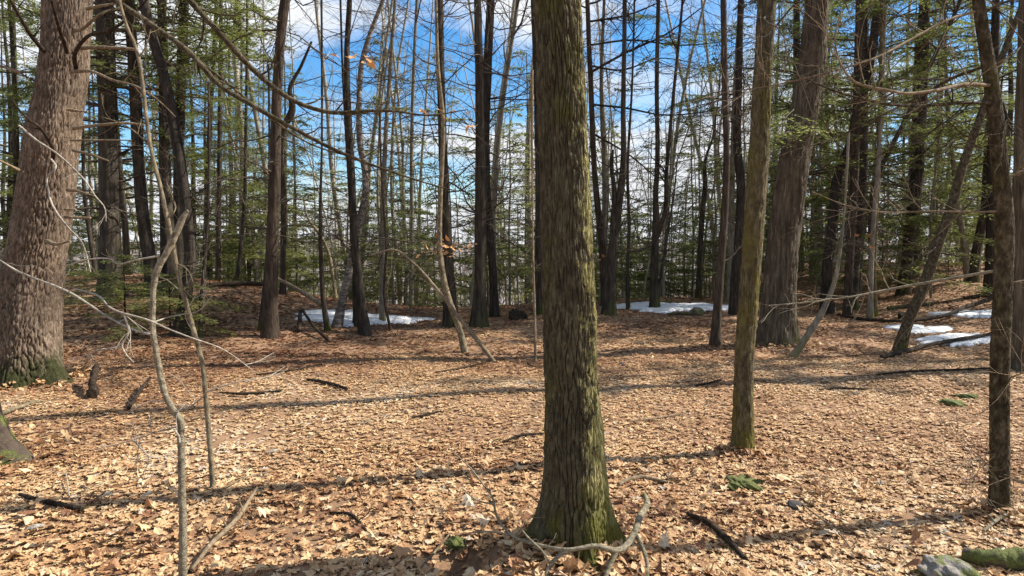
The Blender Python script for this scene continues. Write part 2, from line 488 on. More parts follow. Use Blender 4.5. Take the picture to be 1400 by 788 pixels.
def bark_trunk(path, r, nu, zl, amp, sides, rows, seed, flare=(), flare_h=0.2, lump=0.03, k=2.2, sharp=1.0, style='plates'):
    """trunk whose bark plates stand proud: nu plates round the stem, each zl long; flare: (angle, reach, width) of each root"""
    C = spline(np.column_stack([path, r]), rows * 3)
    L_ = np.concatenate([[0], np.cumsum(np.linalg.norm(np.diff(C[:, :3], axis=0), axis=1))])
    s = L_[-1] * np.linspace(0, 1, rows) ** 1.25
    C = np.stack([np.interp(s, L_, C[:, q]) for q in range(4)], 1)
    th = np.arange(sides) * 2 * math.pi / sides
    TH, S = np.meshgrid(th, s)
    R = np.repeat(C[:, 3:4], sides, 1)
    Z = np.repeat(C[:, 2:3], sides, 1) - (path[0][2])
    zz = np.clip(Z, 0, None)
    fl = np.zeros_like(R)
    for (a, reach, wd) in flare:
        dd = np.abs((TH - a + math.pi) % (2 * math.pi) - math.pi)
        fl += reach * np.exp(-(dd / wd) ** 2) * np.exp(-(zz / flare_h) ** 1.1)
    R = R * (1 + lump * 4 * (vn(TH / (2 * math.pi) * 5, S * 1.3, seed + 5, 5) - 0.5)) + fl
    u = TH / (2 * math.pi) * nu + 1.3 * (vn(TH / (2 * math.pi) * (nu // 2), S / zl * 0.9, seed + 9, nu // 2) - 0.5) + 0.8 * (vn(TH / (2 * math.pi) * nu, S / zl * 2.6, seed + 19, nu) - 0.5)
    wq = S / zl + 0.7 * (vn(TH / (2 * math.pi) * nu, S / zl * 2.0, seed + 29, nu) - 0.5)
    e = voro(u, wq, nu, seed)
    e = np.minimum(e, 0.25 + 1.6 * np.abs(vn(TH / (2 * math.pi) * nu * 1, S / zl * 3.1, seed + 41, nu) - 0.5))
    ridge = np.clip(e * k, 0, 1) ** sharp
    ridge = 0.6 + (ridge - 0.6) * (0.45 + 1.1 * vn(TH / (2 * math.pi) * 7, S * 3.0, seed + 93, 7)) + 0.5 * (vn(TH / (2 * math.pi) * 12, S * 5.5, seed + 94, 12) - 0.5)
    if style == 'fissures':          # long forking furrows between irregular ridges
        A = TH / (2 * math.pi); nh = nu // 2
        wu = 0.5 * (vn(A * nu, S / zl * 2.2, seed + 51, nu) - 0.5)
        f1 = np.abs(2 * vn(A * nh + wu, S / zl * 0.55, seed + 61, nh) - 1)
        f2 = np.abs(2 * vn(A * nu + wu, S / zl * 0.8, seed + 71, nu) - 1)
        f3 = np.abs(2 * vn(A * nu * 2, S / zl * 2.6, seed + 81, nu * 2) - 1)
        depth = 0.6 + 0.8 * vn(A * 6, S * 2.2, seed + 91, 6)
        e2 = voro(A * nu + 0.8 * (vn(A * nh, S * 7, seed + 95, nh) - 0.5) + wu, S / (zl * 0.55) + 0.6 * (vn(A * nu, S * 9, seed + 96, nu) - 0.5), nu, seed + 97)
        ridge = depth * np.minimum(np.clip(f1 * 4.5, 0, 1), np.clip(f2 * 2.6, 0, 1)) ** 0.7 * (0.35 + 0.65 * np.clip(e2 * 4.0, 0, 1)) + 0.18 * np.clip(f3 * 2.5, 0, 1)
    fine = vn(TH / (2 * math.pi) * nu * 4, S / zl * 7, seed + 3, nu * 4)
    R = R + amp * (ridge - 0.6) + amp * 0.55 * (fine - 0.5)
    cs = np.cos(TH); sn = np.sin(TH)
    v = np.stack([C[:, None, 0] + R * cs, C[:, None, 1] + R * sn, np.repeat(C[:, 2:3], sides, 1)], -1).reshape(-1, 3)
    i = np.arange(rows - 1)[:, None] * sides; j = np.arange(sides)[None, :]; kk = (j + 1) % sides
    f = np.stack([i + j, i + kk, i + sides + kk, i + sides + j], -1).reshape(-1, 4)
    return v, f

def stem(pix, Y=None, height=14.0, base=None, top_r=0.02):
    """centre line and radii from photo pixels (px, py, width), foot first; goes on upward out of view to height"""
    if base is None: base = hit(pix[0][0], pix[0][1])
    if Y is not None:
        b = at(pix[0][0], pix[0][1], Y); base = np.array([b[0], Y, float(ground_z(b[0], Y))])
    Y0 = base[1]
    P = [[base[0], base[1], base[2] - 0.12, pix[0][2] / 2 * Y0 / FPX]]
    for (px, py, w) in pix[1:]:
        q = at(px, py, Y0)
        P.append([q[0], q[1], q[2], w / 2 * Y0 / FPX])
    P = np.array(P)
    ztop = base[2] + height
    n_seen = len(P)
    if P[-1, 2] < ztop - 0.5:
        d = P[-1, :3] - P[-2, :3]; d = d / np.linalg.norm(d)
        last = P[-1].copy(); steps = 4; dz = (ztop - last[2]) / steps; r0 = last[3]
        for k in range(steps):
            d = d * 0.6 + np.array([0, 0, 0.4]); d = d / np.linalg.norm(d)
            last = last.copy(); last[:3] = last[:3] + d * dz / max(d[2], 0.5)
            last[3] = r0 + (top_r - r0) * (k + 1) / steps
            P = np.vstack([P, last])
    P[:, :3] -= base
    return base, P, n_seen

def limb_set(mb, P, n, z0, z1, len0, len1, slope, twigs=4, rk=0.22, seed=0, az=None, bend=0.17, sides=4, tw_len=0.45, fol=None):
    """n side limbs with twigs on the stem P; returns limb paths"""
    rs = np.random.default_rng(seed)
    S = spline(P, 120)
    out = []
    for q in range(n):
        z = rs.uniform(z0, z1)
        k = int(np.argmin(np.abs(S[:, 2] - z)))
        p = S[k, :3]; r = S[k, 3]
        a = rs.uniform(0, 2 * math.pi) if az is None else rs.choice(az) + rs.normal(0, 0.5)
        ln = rs.uniform(len0, len1)
        d = np.array([math.cos(a), math.sin(a), rs.normal(*slope)])
        pr = min(max(r * rk, 0.005), 0.06) * (0.6 + 0.6 * rs.random())
        path, rr = wig(p + d * r * 0.3, d, ln, 7, bend, rs.normal(0.0, 0.05), pr, 0.0025, rs)
        tube(mb, path, rr, sides)
        out.append((path, rr))
        for w in range(twigs):
            i0 = rs.integers(1, 6)
            dd = path[min(i0 + 1, 6)] - path[i0 - 1]; dd = dd / np.linalg.norm(dd)
            sd = np.cross(dd, [0, 0, 1]) * rs.choice([-1, 1]) + np.array([0, 0, rs.normal(0.1, 0.35)])
            tp, tr = wig(path[i0], dd * 0.8 + sd * rs.uniform(0.5, 1.0), ln * tw_len * rs.uniform(0.4, 1.0), 5, 0.16, 0.02, max(rr[i0] * 0.55, 0.003), 0.0016, rs)
            tube(mb, tp, tr, 3)
            if rs.random() < 0.7:
                d2 = tp[3] - tp[2]; d2 = d2 / np.linalg.norm(d2) + rs.normal(0, 0.5, 3)
                t2, r2 = wig(tp[2], d2, ln * tw_len * rs.uniform(0.2, 0.5), 4, 0.16, 0.02, max(tr[2] * 0.7, 0.002), 0.0014, rs)
                tube(mb, t2, r2, 3)
    return out

def needles(fb, path, rs, density=1.0, lf=0.10, wf=0.013, start=0.25, spread=0.42):
    """flat hemlock spray: side twigs with leaflets along a limb path"""
    ln = np.linalg.norm(np.diff(path, axis=0), axis=1).sum()
    nt_ = max(6, int(ln * 15 * density))
    t = np.linspace(start, 1.0, nt_) + rs.normal(0, 0.01, nt_); t = np.clip(t, 0, 1)
    idx = t * (len(path) - 1); i0 = np.clip(idx.astype(int), 0, len(path) - 2); fr = (idx - i0)[:, None]
    p = path[i0] * (1 - fr) + path[i0 + 1] * fr
    ax = path[i0 + 1] - path[i0]; ax /= np.linalg.norm(ax, axis=1, keepdims=True)
    sd = np.cross(ax, np.array([0, 0, 1.0])); sd /= np.maximum(np.linalg.norm(sd, axis=1, keepdims=True), 1e-6)
    sgn = np.where(np.arange(nt_) % 2 == 0, 1.0, -1.0)[:, None]
    tl = ln * spread * np.clip(1.15 - t, 0.1, 1) * np.clip((t - start) * 5 + 0.5, 0.3, 1) * rs.uniform(0.6, 1.2, nt_)
    td = ax * 0.65 + sd * sgn * 0.85 + rs.normal(0, 0.13, (nt_, 3)) + np.array([0, 0, -0.12]); td /= np.linalg.norm(td, axis=1, keepdims=True)
    m = max(4, int(7 * density + ln * 1.5))
    s = np.linspace(0.08, 1, m)
    q = p[:, None, :] + td[:, None, :] * (tl[:, None] * s[None, :])[:, :, None]
    q[:, :, 2] -= 0.10 * tl[:, None] * s[None, :] ** 2
    up = np.array([0, 0, 1.0])
    ls = np.cross(td, up); ls /= np.maximum(np.linalg.norm(ls, axis=1, keepdims=True), 1e-6)
    sg2 = np.where(np.arange(m) % 2 == 0, 1.0, -1.0)
    ld = td[:, None, :] * 0.75 + ls[:, None, :] * sg2[None, :, None] * 0.8 + rs.normal(0, 0.22, (nt_, m, 3))
    ld /= np.linalg.norm(ld, axis=2, keepdims=True)
    lw = np.cross(ld, up + rs.normal(0, 0.35, (nt_, m, 3))); lw /= np.maximum(np.linalg.norm(lw, axis=2, keepdims=True), 1e-6)
    l = lf * rs.uniform(0.6, 1.25, (nt_, m, 1)) * (0.7 + 0.3 * (1 - s))[None, :, None]
    a = q; b = q + ld * l * 0.5 + lw * wf; c = q + ld * l; d = q + ld * l * 0.5 - lw * wf
    v = np.stack([a, b, c, d], 2).reshape(-1, 3)
    k = np.arange(nt_ * m)[:, None] * 4
    tint = np.repeat(np.clip(rs.normal(0.5, 0.2, nt_)[:, None] + rs.normal(0, 0.15, (nt_, m)), 0, 1).ravel(), 4)
    fb.add(v, k + np.arange(4)[None, :], tint)

def tree(name, label, cat, mat, pix, Y=None, height=14, limbs=22, lz=(1.2, None), ll=(0.6, 2.2), slope=(0.12, 0.42), sides=12, rows=26,
         group=None, seed=1, crown=True, fol=0, fol_z=None, fol_len=(1.0, 2.2), fol_mat=None, base=None, detail=None, top_r=0.02, twigs=4, flare=0.35, fol_az=None, az=None, tmat=None):
    base, P, ns = stem(pix, Y, height, base, top_r)
    root = thing(name, label, cat, base, group)
    root.rotation_euler = (0, 0, 0)
    mb = MB()
    if detail:
        v, f = bark_trunk(P[:, :3], P[:, 3], seed=seed, **detail); mb.add(v, f)
    else:
        S = spline(P, rows * 2)
        zz = np.clip(S[:, 2], 0, None)
        tube(mb, S[:, :3], S[:, 3] * (1 + flare * np.exp(-zz / max(S[0, 3] * 1.6, 0.06))), sides, 0.07, seed)
    link('trunk', mb.mesh('trunk', mat), root)
    if crown:
        cb = MB()
        top = P[-1, 2]
        limb_set(cb, P, int(limbs * 1.35), lz[0], lz[1] or top * 0.6, ll[0], ll[1] * 1.1, slope, twigs + 2, 0.17, seed + 100, az=az)
        if height > 8 and not fol:
            limb_set(cb, P, 16, top * 0.55, top * 0.97, 1.0, 2.6, (0.7, 0.3), 5, 0.5, seed + 200)
        if fol:
            fb = MB(); rs = np.random.default_rng(seed + 300)
            z0, z1 = fol_z or (top * 0.3, top * 0.98)
            for path, rr in limb_set(cb, P, int(fol * 1.5), z0, z1, fol_len[0], fol_len[1], (-0.02, 0.12), 2, 0.25, seed + 400, az=fol_az):
                needles(fb, path, rs, 1.25, 0.11, 0.014)
            link('foliage', fb.mesh('foliage', fol_mat or M_ndl, attr=True), root)
        link('crown', cb.mesh('crown', tmat or M_twig), root)
    return root, P, base

# ---- the near trees -------------------------------------------------------
R_ = math.radians
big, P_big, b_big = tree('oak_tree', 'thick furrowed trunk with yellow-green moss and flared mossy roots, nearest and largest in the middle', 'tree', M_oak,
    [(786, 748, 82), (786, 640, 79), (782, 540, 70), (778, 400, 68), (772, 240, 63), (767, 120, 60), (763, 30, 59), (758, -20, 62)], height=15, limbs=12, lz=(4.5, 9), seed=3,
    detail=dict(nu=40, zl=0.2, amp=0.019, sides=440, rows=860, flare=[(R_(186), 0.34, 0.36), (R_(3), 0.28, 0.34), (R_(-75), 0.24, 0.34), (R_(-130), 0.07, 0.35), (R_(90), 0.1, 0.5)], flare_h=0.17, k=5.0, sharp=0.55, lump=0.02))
pine, P_pine, b_pine = tree('pine_tree', 'massive scaly pine trunk with broken dead branch stubs and dark green mossy foot', 'tree', M_pine,
    [(35, 520, 88), (37, 470, 79), (45, 380, 74), (57, 300, 71), (70, 200, 63), (84, 100, 56), (92, 0, 53)], height=17, limbs=0, seed=5,
    detail=dict(nu=50, zl=0.16, amp=0.026, sides=340, rows=640, flare=[(R_(-15), 0.5, 0.4), (R_(-75), 0.25, 0.5), (R_(200), 0.25, 0.5), (R_(90), 0.2, 0.5)], flare_h=0.26, k=4.5, sharp=0.6, lump=0.05))
moss2, P_m2, b_m2 = tree('mossy_tree', 'straight slender trunk coated in olive moss, its foot on sunlit leaves', 'tree', M_mossy,
    [(1015, 621, 34), (1016, 560, 28), (1018, 488, 26), (1024, 400, 26), (1031, 300, 26), (1038, 200, 25), (1043, 100, 24), (1049, 0, 24)], height=12, limbs=10, lz=(3.2, 7), seed=8,
    detail=dict(nu=22, zl=0.12, amp=0.009, sides=96, rows=360, flare=[(R_(200), 0.03, 0.6), (R_(-20), 0.03, 0.6), (R_(-80), 0.02, 0.5)], flare_h=0.1, lump=0.04))
ash, P_ash, b_ash = tree('ash_tree', 'stout tilted trunk with long vertical bark ridges, behind the straight mossy one', 'tree', M_ash,
    [(1060, 471, 52), (1064, 420, 45), (1069, 350, 41), (1082, 240, 39), (1097, 160, 36), (1109, 95, 32), (1117, 0, 28)], height=16, limbs=10, lz=(4.5, 9), seed=11,
    detail=dict(nu=36, zl=0.34, amp=0.024, style='fissures', sides=160, rows=300, flare=[(R_(-10), 0.22, 0.4), (R_(190), 0.15, 0.5), (R_(-90), 0.12, 0.5)], flare_h=0.25))
flaky, P_fl, b_fl = tree('flaky_tree', 'slim dark trunk with flaking bark and long bare side branches, sun on one edge', 'tree', M_flaky,
    [(1366, 707, 29), (1366, 640, 24), (1367, 488, 22.5), (1371, 400, 22), (1373, 300, 21.5), (1367, 229, 20), (1356, 122, 18), (1346, 60, 16), (1337, 0, 15)], height=9, limbs=0, seed=14,
    detail=dict(nu=26, zl=0.035, amp=0.005, sides=110, rows=480, flare=[(R_(200), 0.02, 0.6), (R_(-30), 0.025, 0.6)], flare_h=0.08, lump=0.05, k=1.6))
edge_root, P_ed, b_ed = tree('maple_tree', 'leafless tree with a mossy root at the frame edge and two long overhanging limbs', 'tree', M_mlog,
    [(-40, 628, 96), (-46, 560, 78), (-54, 400, 72), (-66, 200, 70), (-76, 0, 70), (-82, -200, 66), (-90, -400, 56)], height=11, limbs=0, seed=17,
    detail=dict(nu=24, zl=0.14, amp=0.01, sides=160, rows=260, flare=[(R_(-10), 0.5, 0.42), (R_(-60), 0.15, 0.4), (R_(190), 0.15, 0.5)], flare_h=0.24))

def branch(root, base, pts, mat, name='branch', sides=8, twig=0, twl=0.5, seed=1, label=None, tw_up=0.0, tmat=None, rows=5, thin=0.8):
    """a limb through photo pixels (px, py, width, distance) as a part of root"""
    P = np.array([[*at(a, b, d), w * thin / 2 * d / FPX] for a, b, w, d in pts])
    if base is not None: P[:, :3] -= base
    S = spline(P, max(len(P) * rows, 10))
    mb = MB()
    tube(mb, S[:, :3], S[:, 3], sides, 0.12, seed, cap=True)
    rs = np.random.default_rng(seed)
    for q in range(twig):
        k = rs.integers(int(len(S) * 0.15), len(S) - 2)
        d = S[k + 1, :3] - S[k, :3]; d = d / np.linalg.norm(d)
        sd = rs.normal(0, 1, 3); sd -= d * np.dot(sd, d); sd /= np.linalg.norm(sd); sd[2] += tw_up
        L_ = twl * rs.uniform(0.35, 1.1)
        p, r = wig(S[k, :3], d * rs.uniform(0.4, 1.0) + sd * 0.8, L_, 6, 0.16, 0.02, max(S[k, 3] * 0.5, 0.0022), 0.0012, rs)
        tube(mb, p, r, 4)
        for w in range(2):
            k2 = rs.integers(1, 5)
            p2, r2 = wig(p[k2], p[k2] - p[k2 - 1] + rs.normal(0, 0.6, 3) * np.linalg.norm(p[1] - p[0]), L_ * 0.45, 4, 0.18, 0.02, max(r[k2] * 0.6, 0.0015), 0.001, rs)
            tube(mb, p2, r2, 3)
    o = link(name, mb.mesh(name, mat), root)
    if label: o['label'] = label
    return o

# overhanging limbs of the tree at the edge
De = b_ed[1]
branch(edge_root, b_ed, [(-84, -190, 22, De), (20, -90, 13, De - .1), (156, 0, 9.5, De - .2), (213, 38, 9, De - .3), (267, 80, 9, De - .4), (293, 110, 8.5, De - .4), (350, 147, 8, De - .5),
    (400, 175, 7, De - .5), (464, 208, 6, De - .5), (521, 230, 4.5, De - .5), (578, 249, 3, De - .4), (625, 262, 1.5, De - .3)], M_flaky, twig=16, twl=0.5, seed=21, tw_up=-0.1)
branch(edge_root, b_ed, [(-88, -420, 26, De), (60, -230, 15, De + .2), (190, -90, 11, De + .4), (259, 0, 10, De + .5), (297, 42, 10, De + .5), (350, 99, 9, De + .6), (400, 137, 8, De + .6),
    (453, 154, 7, De + .6), (502, 152, 6, De + .6), (540, 152, 4.5, De + .6), (580, 158, 3, De + .7), (640, 150, 1.6, De + .8)], M_flaky, twig=20, twl=0.55, seed=22)
branch(edge_root, b_ed, [(258, 75, 5, De - .35), (300, 105, 4.5, De - .3), (350, 146, 4, De - .2), (420, 195, 3, De - .1), (500, 220, 2, De)], M_flaky, twig=6, twl=0.4, seed=23)

# broken dead branches of the pine
Dp = b_pine[1] - 0.25
for q, pts in enumerate([
    [(60, 70, 9, Dp - .1), (40, 45, 8, Dp - .5), (14, 0, 6, Dp - .8), (-10, -40, 5, Dp - 1)],
    [(92, 72, 8, Dp - .2), (80, 35, 7, Dp - .6), (70, 0, 5, Dp - .9)],
    [(104, 66, 9, Dp), (140, 65, 7, Dp), (187, 68, 6, Dp)],
    [(104, 95, 9, Dp), (104, 70, 8, Dp - .3), (120, 50, 7, Dp - .4), (150, 42, 6, Dp - .5), (180, 22, 5, Dp - .5), (205, -5, 3, Dp - .6)],
    [(102, 42, 8, Dp), (115, 38, 6, Dp - .3), (140, 18, 5, Dp - .4), (165, 12, 4, Dp - .5)],
    [(118, 12, 8, Dp), (135, 9, 6, Dp), (158, 5, 4, Dp)],
    [(100, 98, 8, Dp), (125, 98, 6, Dp - .2), (155, 110, 5, Dp - .4), (190, 120, 4, Dp - .6), (225, 145, 2.5, Dp - .7), (240, 160, 1.5, Dp - .7)],
    [(100, 176, 8, Dp), (140, 171, 6, Dp - .1), (178, 169, 5.5, Dp - .1), (198, 171, 3, Dp - .1)],
    [(96, 192, 5, Dp), (140, 192, 3.5, Dp), (180, 192, 2, Dp)],
    [(100, 206, 6, Dp), (125, 212, 5, Dp - .2), (148, 220, 3, Dp - .3)],
    [(72, 222, 8, Dp - .2), (68, 195, 7, Dp - .6), (55, 175, 6, Dp - .7), (38, 163, 4, Dp - .8), (15, 135, 3, Dp - .9)],
    [(92, 260, 7, Dp), (108, 262, 5, Dp - .1), (128, 268, 2.5, Dp - .1)],
    [(88, 286, 6, Dp), (104, 287, 4, Dp)],
    [(88, 297, 6, Dp), (110, 298, 5, Dp), (124, 298, 4, Dp)],
    [(92, 150, 7, Dp), (106, 152, 5, Dp), (120, 153, 3, Dp)],
    [(30, 100, 7, Dp), (0, 90, 5, Dp), (-40, 70, 3, Dp)],
    [(64, 330, 10, Dp - .1), (80, 334, 6, Dp - .3), (96, 330, 3, Dp - .35)],
    [(30, 235, 6, Dp - .1), (10, 225, 5, Dp - .3), (-20, 210, 3, Dp - .5)],
]):
    branch(pine, b_pine, pts, M_dead if q not in (0, 1, 3, 10) else M_rot, 'dead_branch', 7, twig=(4 if q in (0, 6, 10, 3) else 0), twl=0.3, seed=40 + q, thin=0.68)
# hanging bleached twigs on the pine
branch(pine, b_pine, [(26, 172, 3.5, Dp - .7), (50, 192, 3.5, Dp - .8), (80, 212, 3.2, Dp - .9), (105, 235, 3, Dp - .9), (122, 255, 2.5, Dp - 1), (130, 268, 2.2, Dp - 1), (143, 284, 2, Dp - 1), (145, 303, 1.5, Dp - 1)], M_white, 'dead_branch', 6, 5, 0.25, 71)
branch(pine, b_pine, [(70, 218, 3.5, Dp - .8), (76, 230, 4, Dp - .9), (64, 244, 4, Dp - .9), (66, 260, 3.5, Dp - .9), (74, 285, 3.2, Dp - 1), (92, 310, 3, Dp - 1), (112, 332, 3, Dp - 1), (119, 352, 2.4, Dp - 1), (124, 372, 1.4, Dp - 1)], M_white, 'dead_branch', 6, 3, 0.2, 72)

# long bare branches of the flaky tree
Df = b_fl[1]
for q, (mat, tw, pts) in enumerate([
    (M_dead, 16, [(1334, 16, 6, Df), (1297, 27, 5.5, Df - .1), (1240, 57, 5, Df - .2), (1195, 80, 4, Df - .3), (1126, 101, 3.2, Df - .3), (1050, 118, 2.4, Df - .3), (980, 128, 1.4, Df - .3)]),
    (M_twig, 14, [(1343, 92, 7, Df), (1300, 108, 6, Df + .2), (1262, 130, 5, Df + .4), (1200, 160, 4, Df + .5), (1150, 185, 3, Df + .6), (1080, 208, 2, Df + .6), (1040, 222, 1.2, Df + .6)]),
    (M_dead, 10, [(1358, 117, 8, Df), (1316, 116, 8, Df - .15), (1278, 124, 7, Df - .3), (1240, 128, 6, Df - .35), (1214, 124, 6, Df - .4), (1185, 118, 5, Df - .4), (1168, 112, 5, Df - .4), (1152, 92, 4, Df - .4), (1143, 68, 3.5, Df - .4), (1143, 40, 3, Df - .4), (1150, 15, 2.4, Df - .4)]),
    (M_lich, 12, [(1366, 141, 7, Df), (1316, 141, 6.5, Df - .1), (1240, 145, 6, Df - .2), (1195, 139, 5, Df - .3), (1145, 126, 4, Df - .3), (1088, 103, 3, Df - .3), (1040, 92, 1.5, Df - .3)]),
    (M_pale, 9, [(1370, 369, 7, Df), (1330, 376, 6.5, Df + .1), (1278, 385, 6, Df + .2), (1220, 395, 5, Df + .3), (1164, 406, 4, Df + .3), (1088, 415, 3, Df + .4), (1050, 418, 2, Df + .4)]),
    (M_dead, 8, [(1370, 289, 5, Df), (1330, 290, 4, Df), (1271, 289, 3.6, Df + .1), (1202, 290, 3, Df + .1), (1160, 282, 2.4, Df + .2), (1110, 262, 1.4, Df + .2)]),
    (M_twig, 8, [(1358, 178, 5, Df), (1325, 187, 4, Df), (1290, 168, 3, Df - .1), (1260, 192, 2, Df - .1)]),
    (M_twig, 10, [(1340, 20, 8, Df), (1362, 8, 6, Df), (1400, -5, 5, Df), (1440, -20, 3, Df)]),
    (M_twig, 8, [(1370, 140, 8, Df), (1376, 160, 6, Df), (1372, 195, 5, Df), (1369, 120, 3, Df + .1)][:3]),
    (M_dead, 6, [(1376, 245, 5, Df), (1395, 235, 4, Df), (1425, 228, 3, Df)]),
    (M_dead, 6, [(1378, 388, 4, Df), (1392, 385, 3, Df), (1425, 378, 2, Df)]),
    (M_dead, 10, [(1358, 640, 3.5, Df), (1338, 628, 3, Df - .1), (1325, 632, 2.4, Df - .2), (1300, 645, 1.5, Df - .3)]),
    (M_dead, 6, [(1374, 648, 4, Df), (1388, 656, 3, Df - .1), (1410, 664, 2, Df - .2)]),
    (M_dead, 6, [(1376, 520, 3, Df), (1392, 512, 2.4, Df - .1), (1412, 508, 1.4, Df - .2)]),
]):
    branch(flaky, b_fl, pts, M_flaky if mat in (M_twig, M_lich) else mat, 'branch', 7, int(tw * 1.5), 0.4, 80 + q, thin=0.66)
limb_cb = MB(); limb_set(limb_cb, P_fl, 12, 4.5, 8.8, 0.6, 1.6, (0.5, 0.3), 4, 0.4, 99)
link('crown', limb_cb.mesh('crown', M_twig), flaky)
for (rt, PP, z0, z1, n, sd) in ((edge_root, P_ed, 5.5, 10.8, 16, 98), (pine, P_pine, 7, 16.5, 26, 97)):
    cb = MB(); fb = MB(); rs = np.random.default_rng(sd)
    for path, rr in limb_set(cb, PP, n, z0, z1, 1.2, 3.0, (0.2, 0.3), 4, 0.3, sd):
        if rt is pine: needles(fb, path, rs, 0.8)
    link('crown', cb.mesh('crown', M_twig), rt)
    if rt is pine: link('foliage', fb.mesh('foliage', M_ndl, attr=True), rt)

# ---- trees of the middle distance ------------------------------------------
T = tree
GH = 'dark hemlocks behind the massive pine'
HL = dict(group=GH, fol=30, ll=(0.5, 1.8), limbs=26, slope=(-0.05, 0.15), lz=(1.5, 8), fol_z=(3.8, 13), fol_len=(1.2, 2.8))
T('hemlock_tree', 'broad straight dark hemlock trunk just behind the massive pine', 'tree', M_dark, [(150, 395, 29), (149, 300, 25), (147, 150, 23), (142, 0, 22)], Y=12.5, height=15, seed=101, **HL)
T('hemlock_tree', 'thin dark hemlock trunk squeezed between two broader ones behind the pine', 'tree', M_dark, [(176, 392, 9), (170, 300, 8), (158, 160, 7), (152, 0, 6)], Y=15.0, height=12, seed=102, **{**HL, 'fol': 16})
T('hemlock_tree', 'hemlock with a gently bowed trunk reaching ground behind the pale broken sapling', 'tree', M_dark, [(211, 395, 20), (206, 365, 18), (196, 300, 16), (184, 110, 14), (176, 0, 13)], Y=12.8, height=14, seed=103, **HL)
T('black_trunk_tree', 'blackish trunk that leans and bends, crossing two upright hemlock trunks', 'tree', M_black, [(247, 458, 26), (252, 420, 17), (260, 350, 16), (256, 300, 16), (241, 190, 14), (222, 95, 13), (205, 40, 13), (196, 0, 13)], height=12, limbs=24, ll=(.5, 1.8), seed=104)
T('hemlock_tree', 'upright hemlock trunk touching the bent black trunk on its pine side', 'tree', M_dark, [(234, 395, 24), (228, 300, 17), (224, 150, 13), (221, 0, 11)], Y=13.2, height=14, seed=105, **HL)
T('hemlock_tree', 'upright hemlock trunk behind the bend of the black trunk', 'tree', M_dark, [(243, 400, 18), (243, 300, 14), (247, 120, 13), (252, 0, 12)], Y=13.8, height=15, seed=106, **HL)
T('straight_tree', 'straight clean dark brown trunk with a thin companion stem at its foot', 'tree', M_brown, [(369, 461, 22), (370, 400, 18), (372, 340, 17), (376, 240, 15), (379, 120, 13), (387, 20, 13), (390, 0, 13)], height=15, limbs=26, ll=(.6, 2), seed=107, fol=22, fol_z=(4.7, 12), fol_len=(1, 2.4))
T('thin_tree', 'thin dark stem growing tight against the straight brown trunk', 'tree', M_dark, [(355, 452, 8), (360, 410, 6), (366, 340, 5), (368, 260, 3)], height=4.5, limbs=8, ll=(.2, .7), seed=108)
T('forked_dead_tree', 'broken bare stem with a zigzag top behind the straight brown trunk', 'tree', M_brown, [(386, 400, 8), (388, 280, 8), (388, 175, 9), (400, 148, 9), (396, 125, 6), (412, 90, 4), (426, 57, 3)], Y=15, height=6, limbs=14, ll=(.4, 1.2), seed=109)
T('black_stem_tree', 'slender blackish trunk bending outward at its foot beside the snow', 'tree', M_black, [(500, 457, 17), (492, 400, 12), (485, 335, 12), (483, 300, 11), (480, 229, 10), (476, 152, 9), (474, 76, 8), (478, 0, 7)], height=13, limbs=34, ll=(.5, 2), seed=110)
T('black_stem_tree', 'blackish stem with its twin hard against it, foot on the snow edge', 'tree', M_black, [(487, 446, 9), (486, 400, 8), (483, 340, 6), (477, 240, 5), (470, 130, 3)], height=7, limbs=14, ll=(.4, 1.3), seed=111)
T('birch_tree', 'leaning scaly birch crossing the blackish trunk, rooted in snow', 'tree', M_birch, [(459, 447, 14), (466, 420, 12), (479, 366, 11), (490, 310, 10), (500, 259, 9), (500, 240, 9), (492, 195, 9), (491, 164, 8), (497, 76, 7), (512, 30, 6), (524, 0, 5)], height=12, limbs=22, ll=(.5, 1.8), seed=112)
T('grey_tree', 'slender grey trunk rising from the snow centre beyond the blackish one', 'tree', M_greyb, [(523, 441, 9), (523, 380, 8), (523, 316, 7), (527, 190, 6), (535, 76, 5), (540, 0, 4)], height=12, limbs=20, ll=(.4, 1.5), seed=113)
T('brown_stem', 'thin crooked brown stem standing against the slender grey trunk', 'tree', M_brown, [(536, 452, 4), (526, 410, 4), (528, 340, 3.4), (522, 250, 2.5)], height=4, limbs=8, ll=(.3, .9), seed=114)
T('grey_tree', 'narrow grey trunk past the far tip of the snow', 'tree', M_greyb, [(562, 432, 7), (563, 316, 6), (563, 190, 5), (569, 19, 4), (570, 0, 4)], Y=17, height=12, limbs=18, ll=(.4, 1.5), seed=115)
T('dark_tree', 'dark trunk crossed by a leaning mossy stem and a slanting stick', 'tree', M_dark, [(617, 447, 22), (615, 400, 17), (612, 350, 14), (609, 300, 13), (604, 150, 11), (601, 0, 10)], height=14, limbs=34, ll=(.6, 2.2), seed=116)
T('leaning_sapling', 'pale mossy stem that slants across the dark trunk and climbs beside it', 'sapling', M_lich, [(638, 482, 9), (628, 450, 9), (612, 405, 9), (602, 354, 8), (601, 300, 7), (604, 229, 6), (606, 171, 6), (599, 95, 5), (596, 0, 4)], height=9, limbs=14, ll=(.3, 1.2), seed=117)
T('twin_tree', 'thicker twin of a close pair of dark trunks, standing in front', 'tree', M_dark, [(654, 448, 24), (656, 400, 17), (657, 300, 16), (656, 150, 12), (653, 0, 10)], height=15, limbs=32, ll=(.6, 2.2), seed=118)
T('twin_tree', 'slimmer twin of a close pair of dark trunks, standing behind', 'tree', M_black, [(676, 434, 13), (674, 373, 11), (666, 280, 12), (663, 180, 13), (667, 80, 12), (671, 0, 11)], height=14, limbs=28, ll=(.6, 2.2), seed=119)
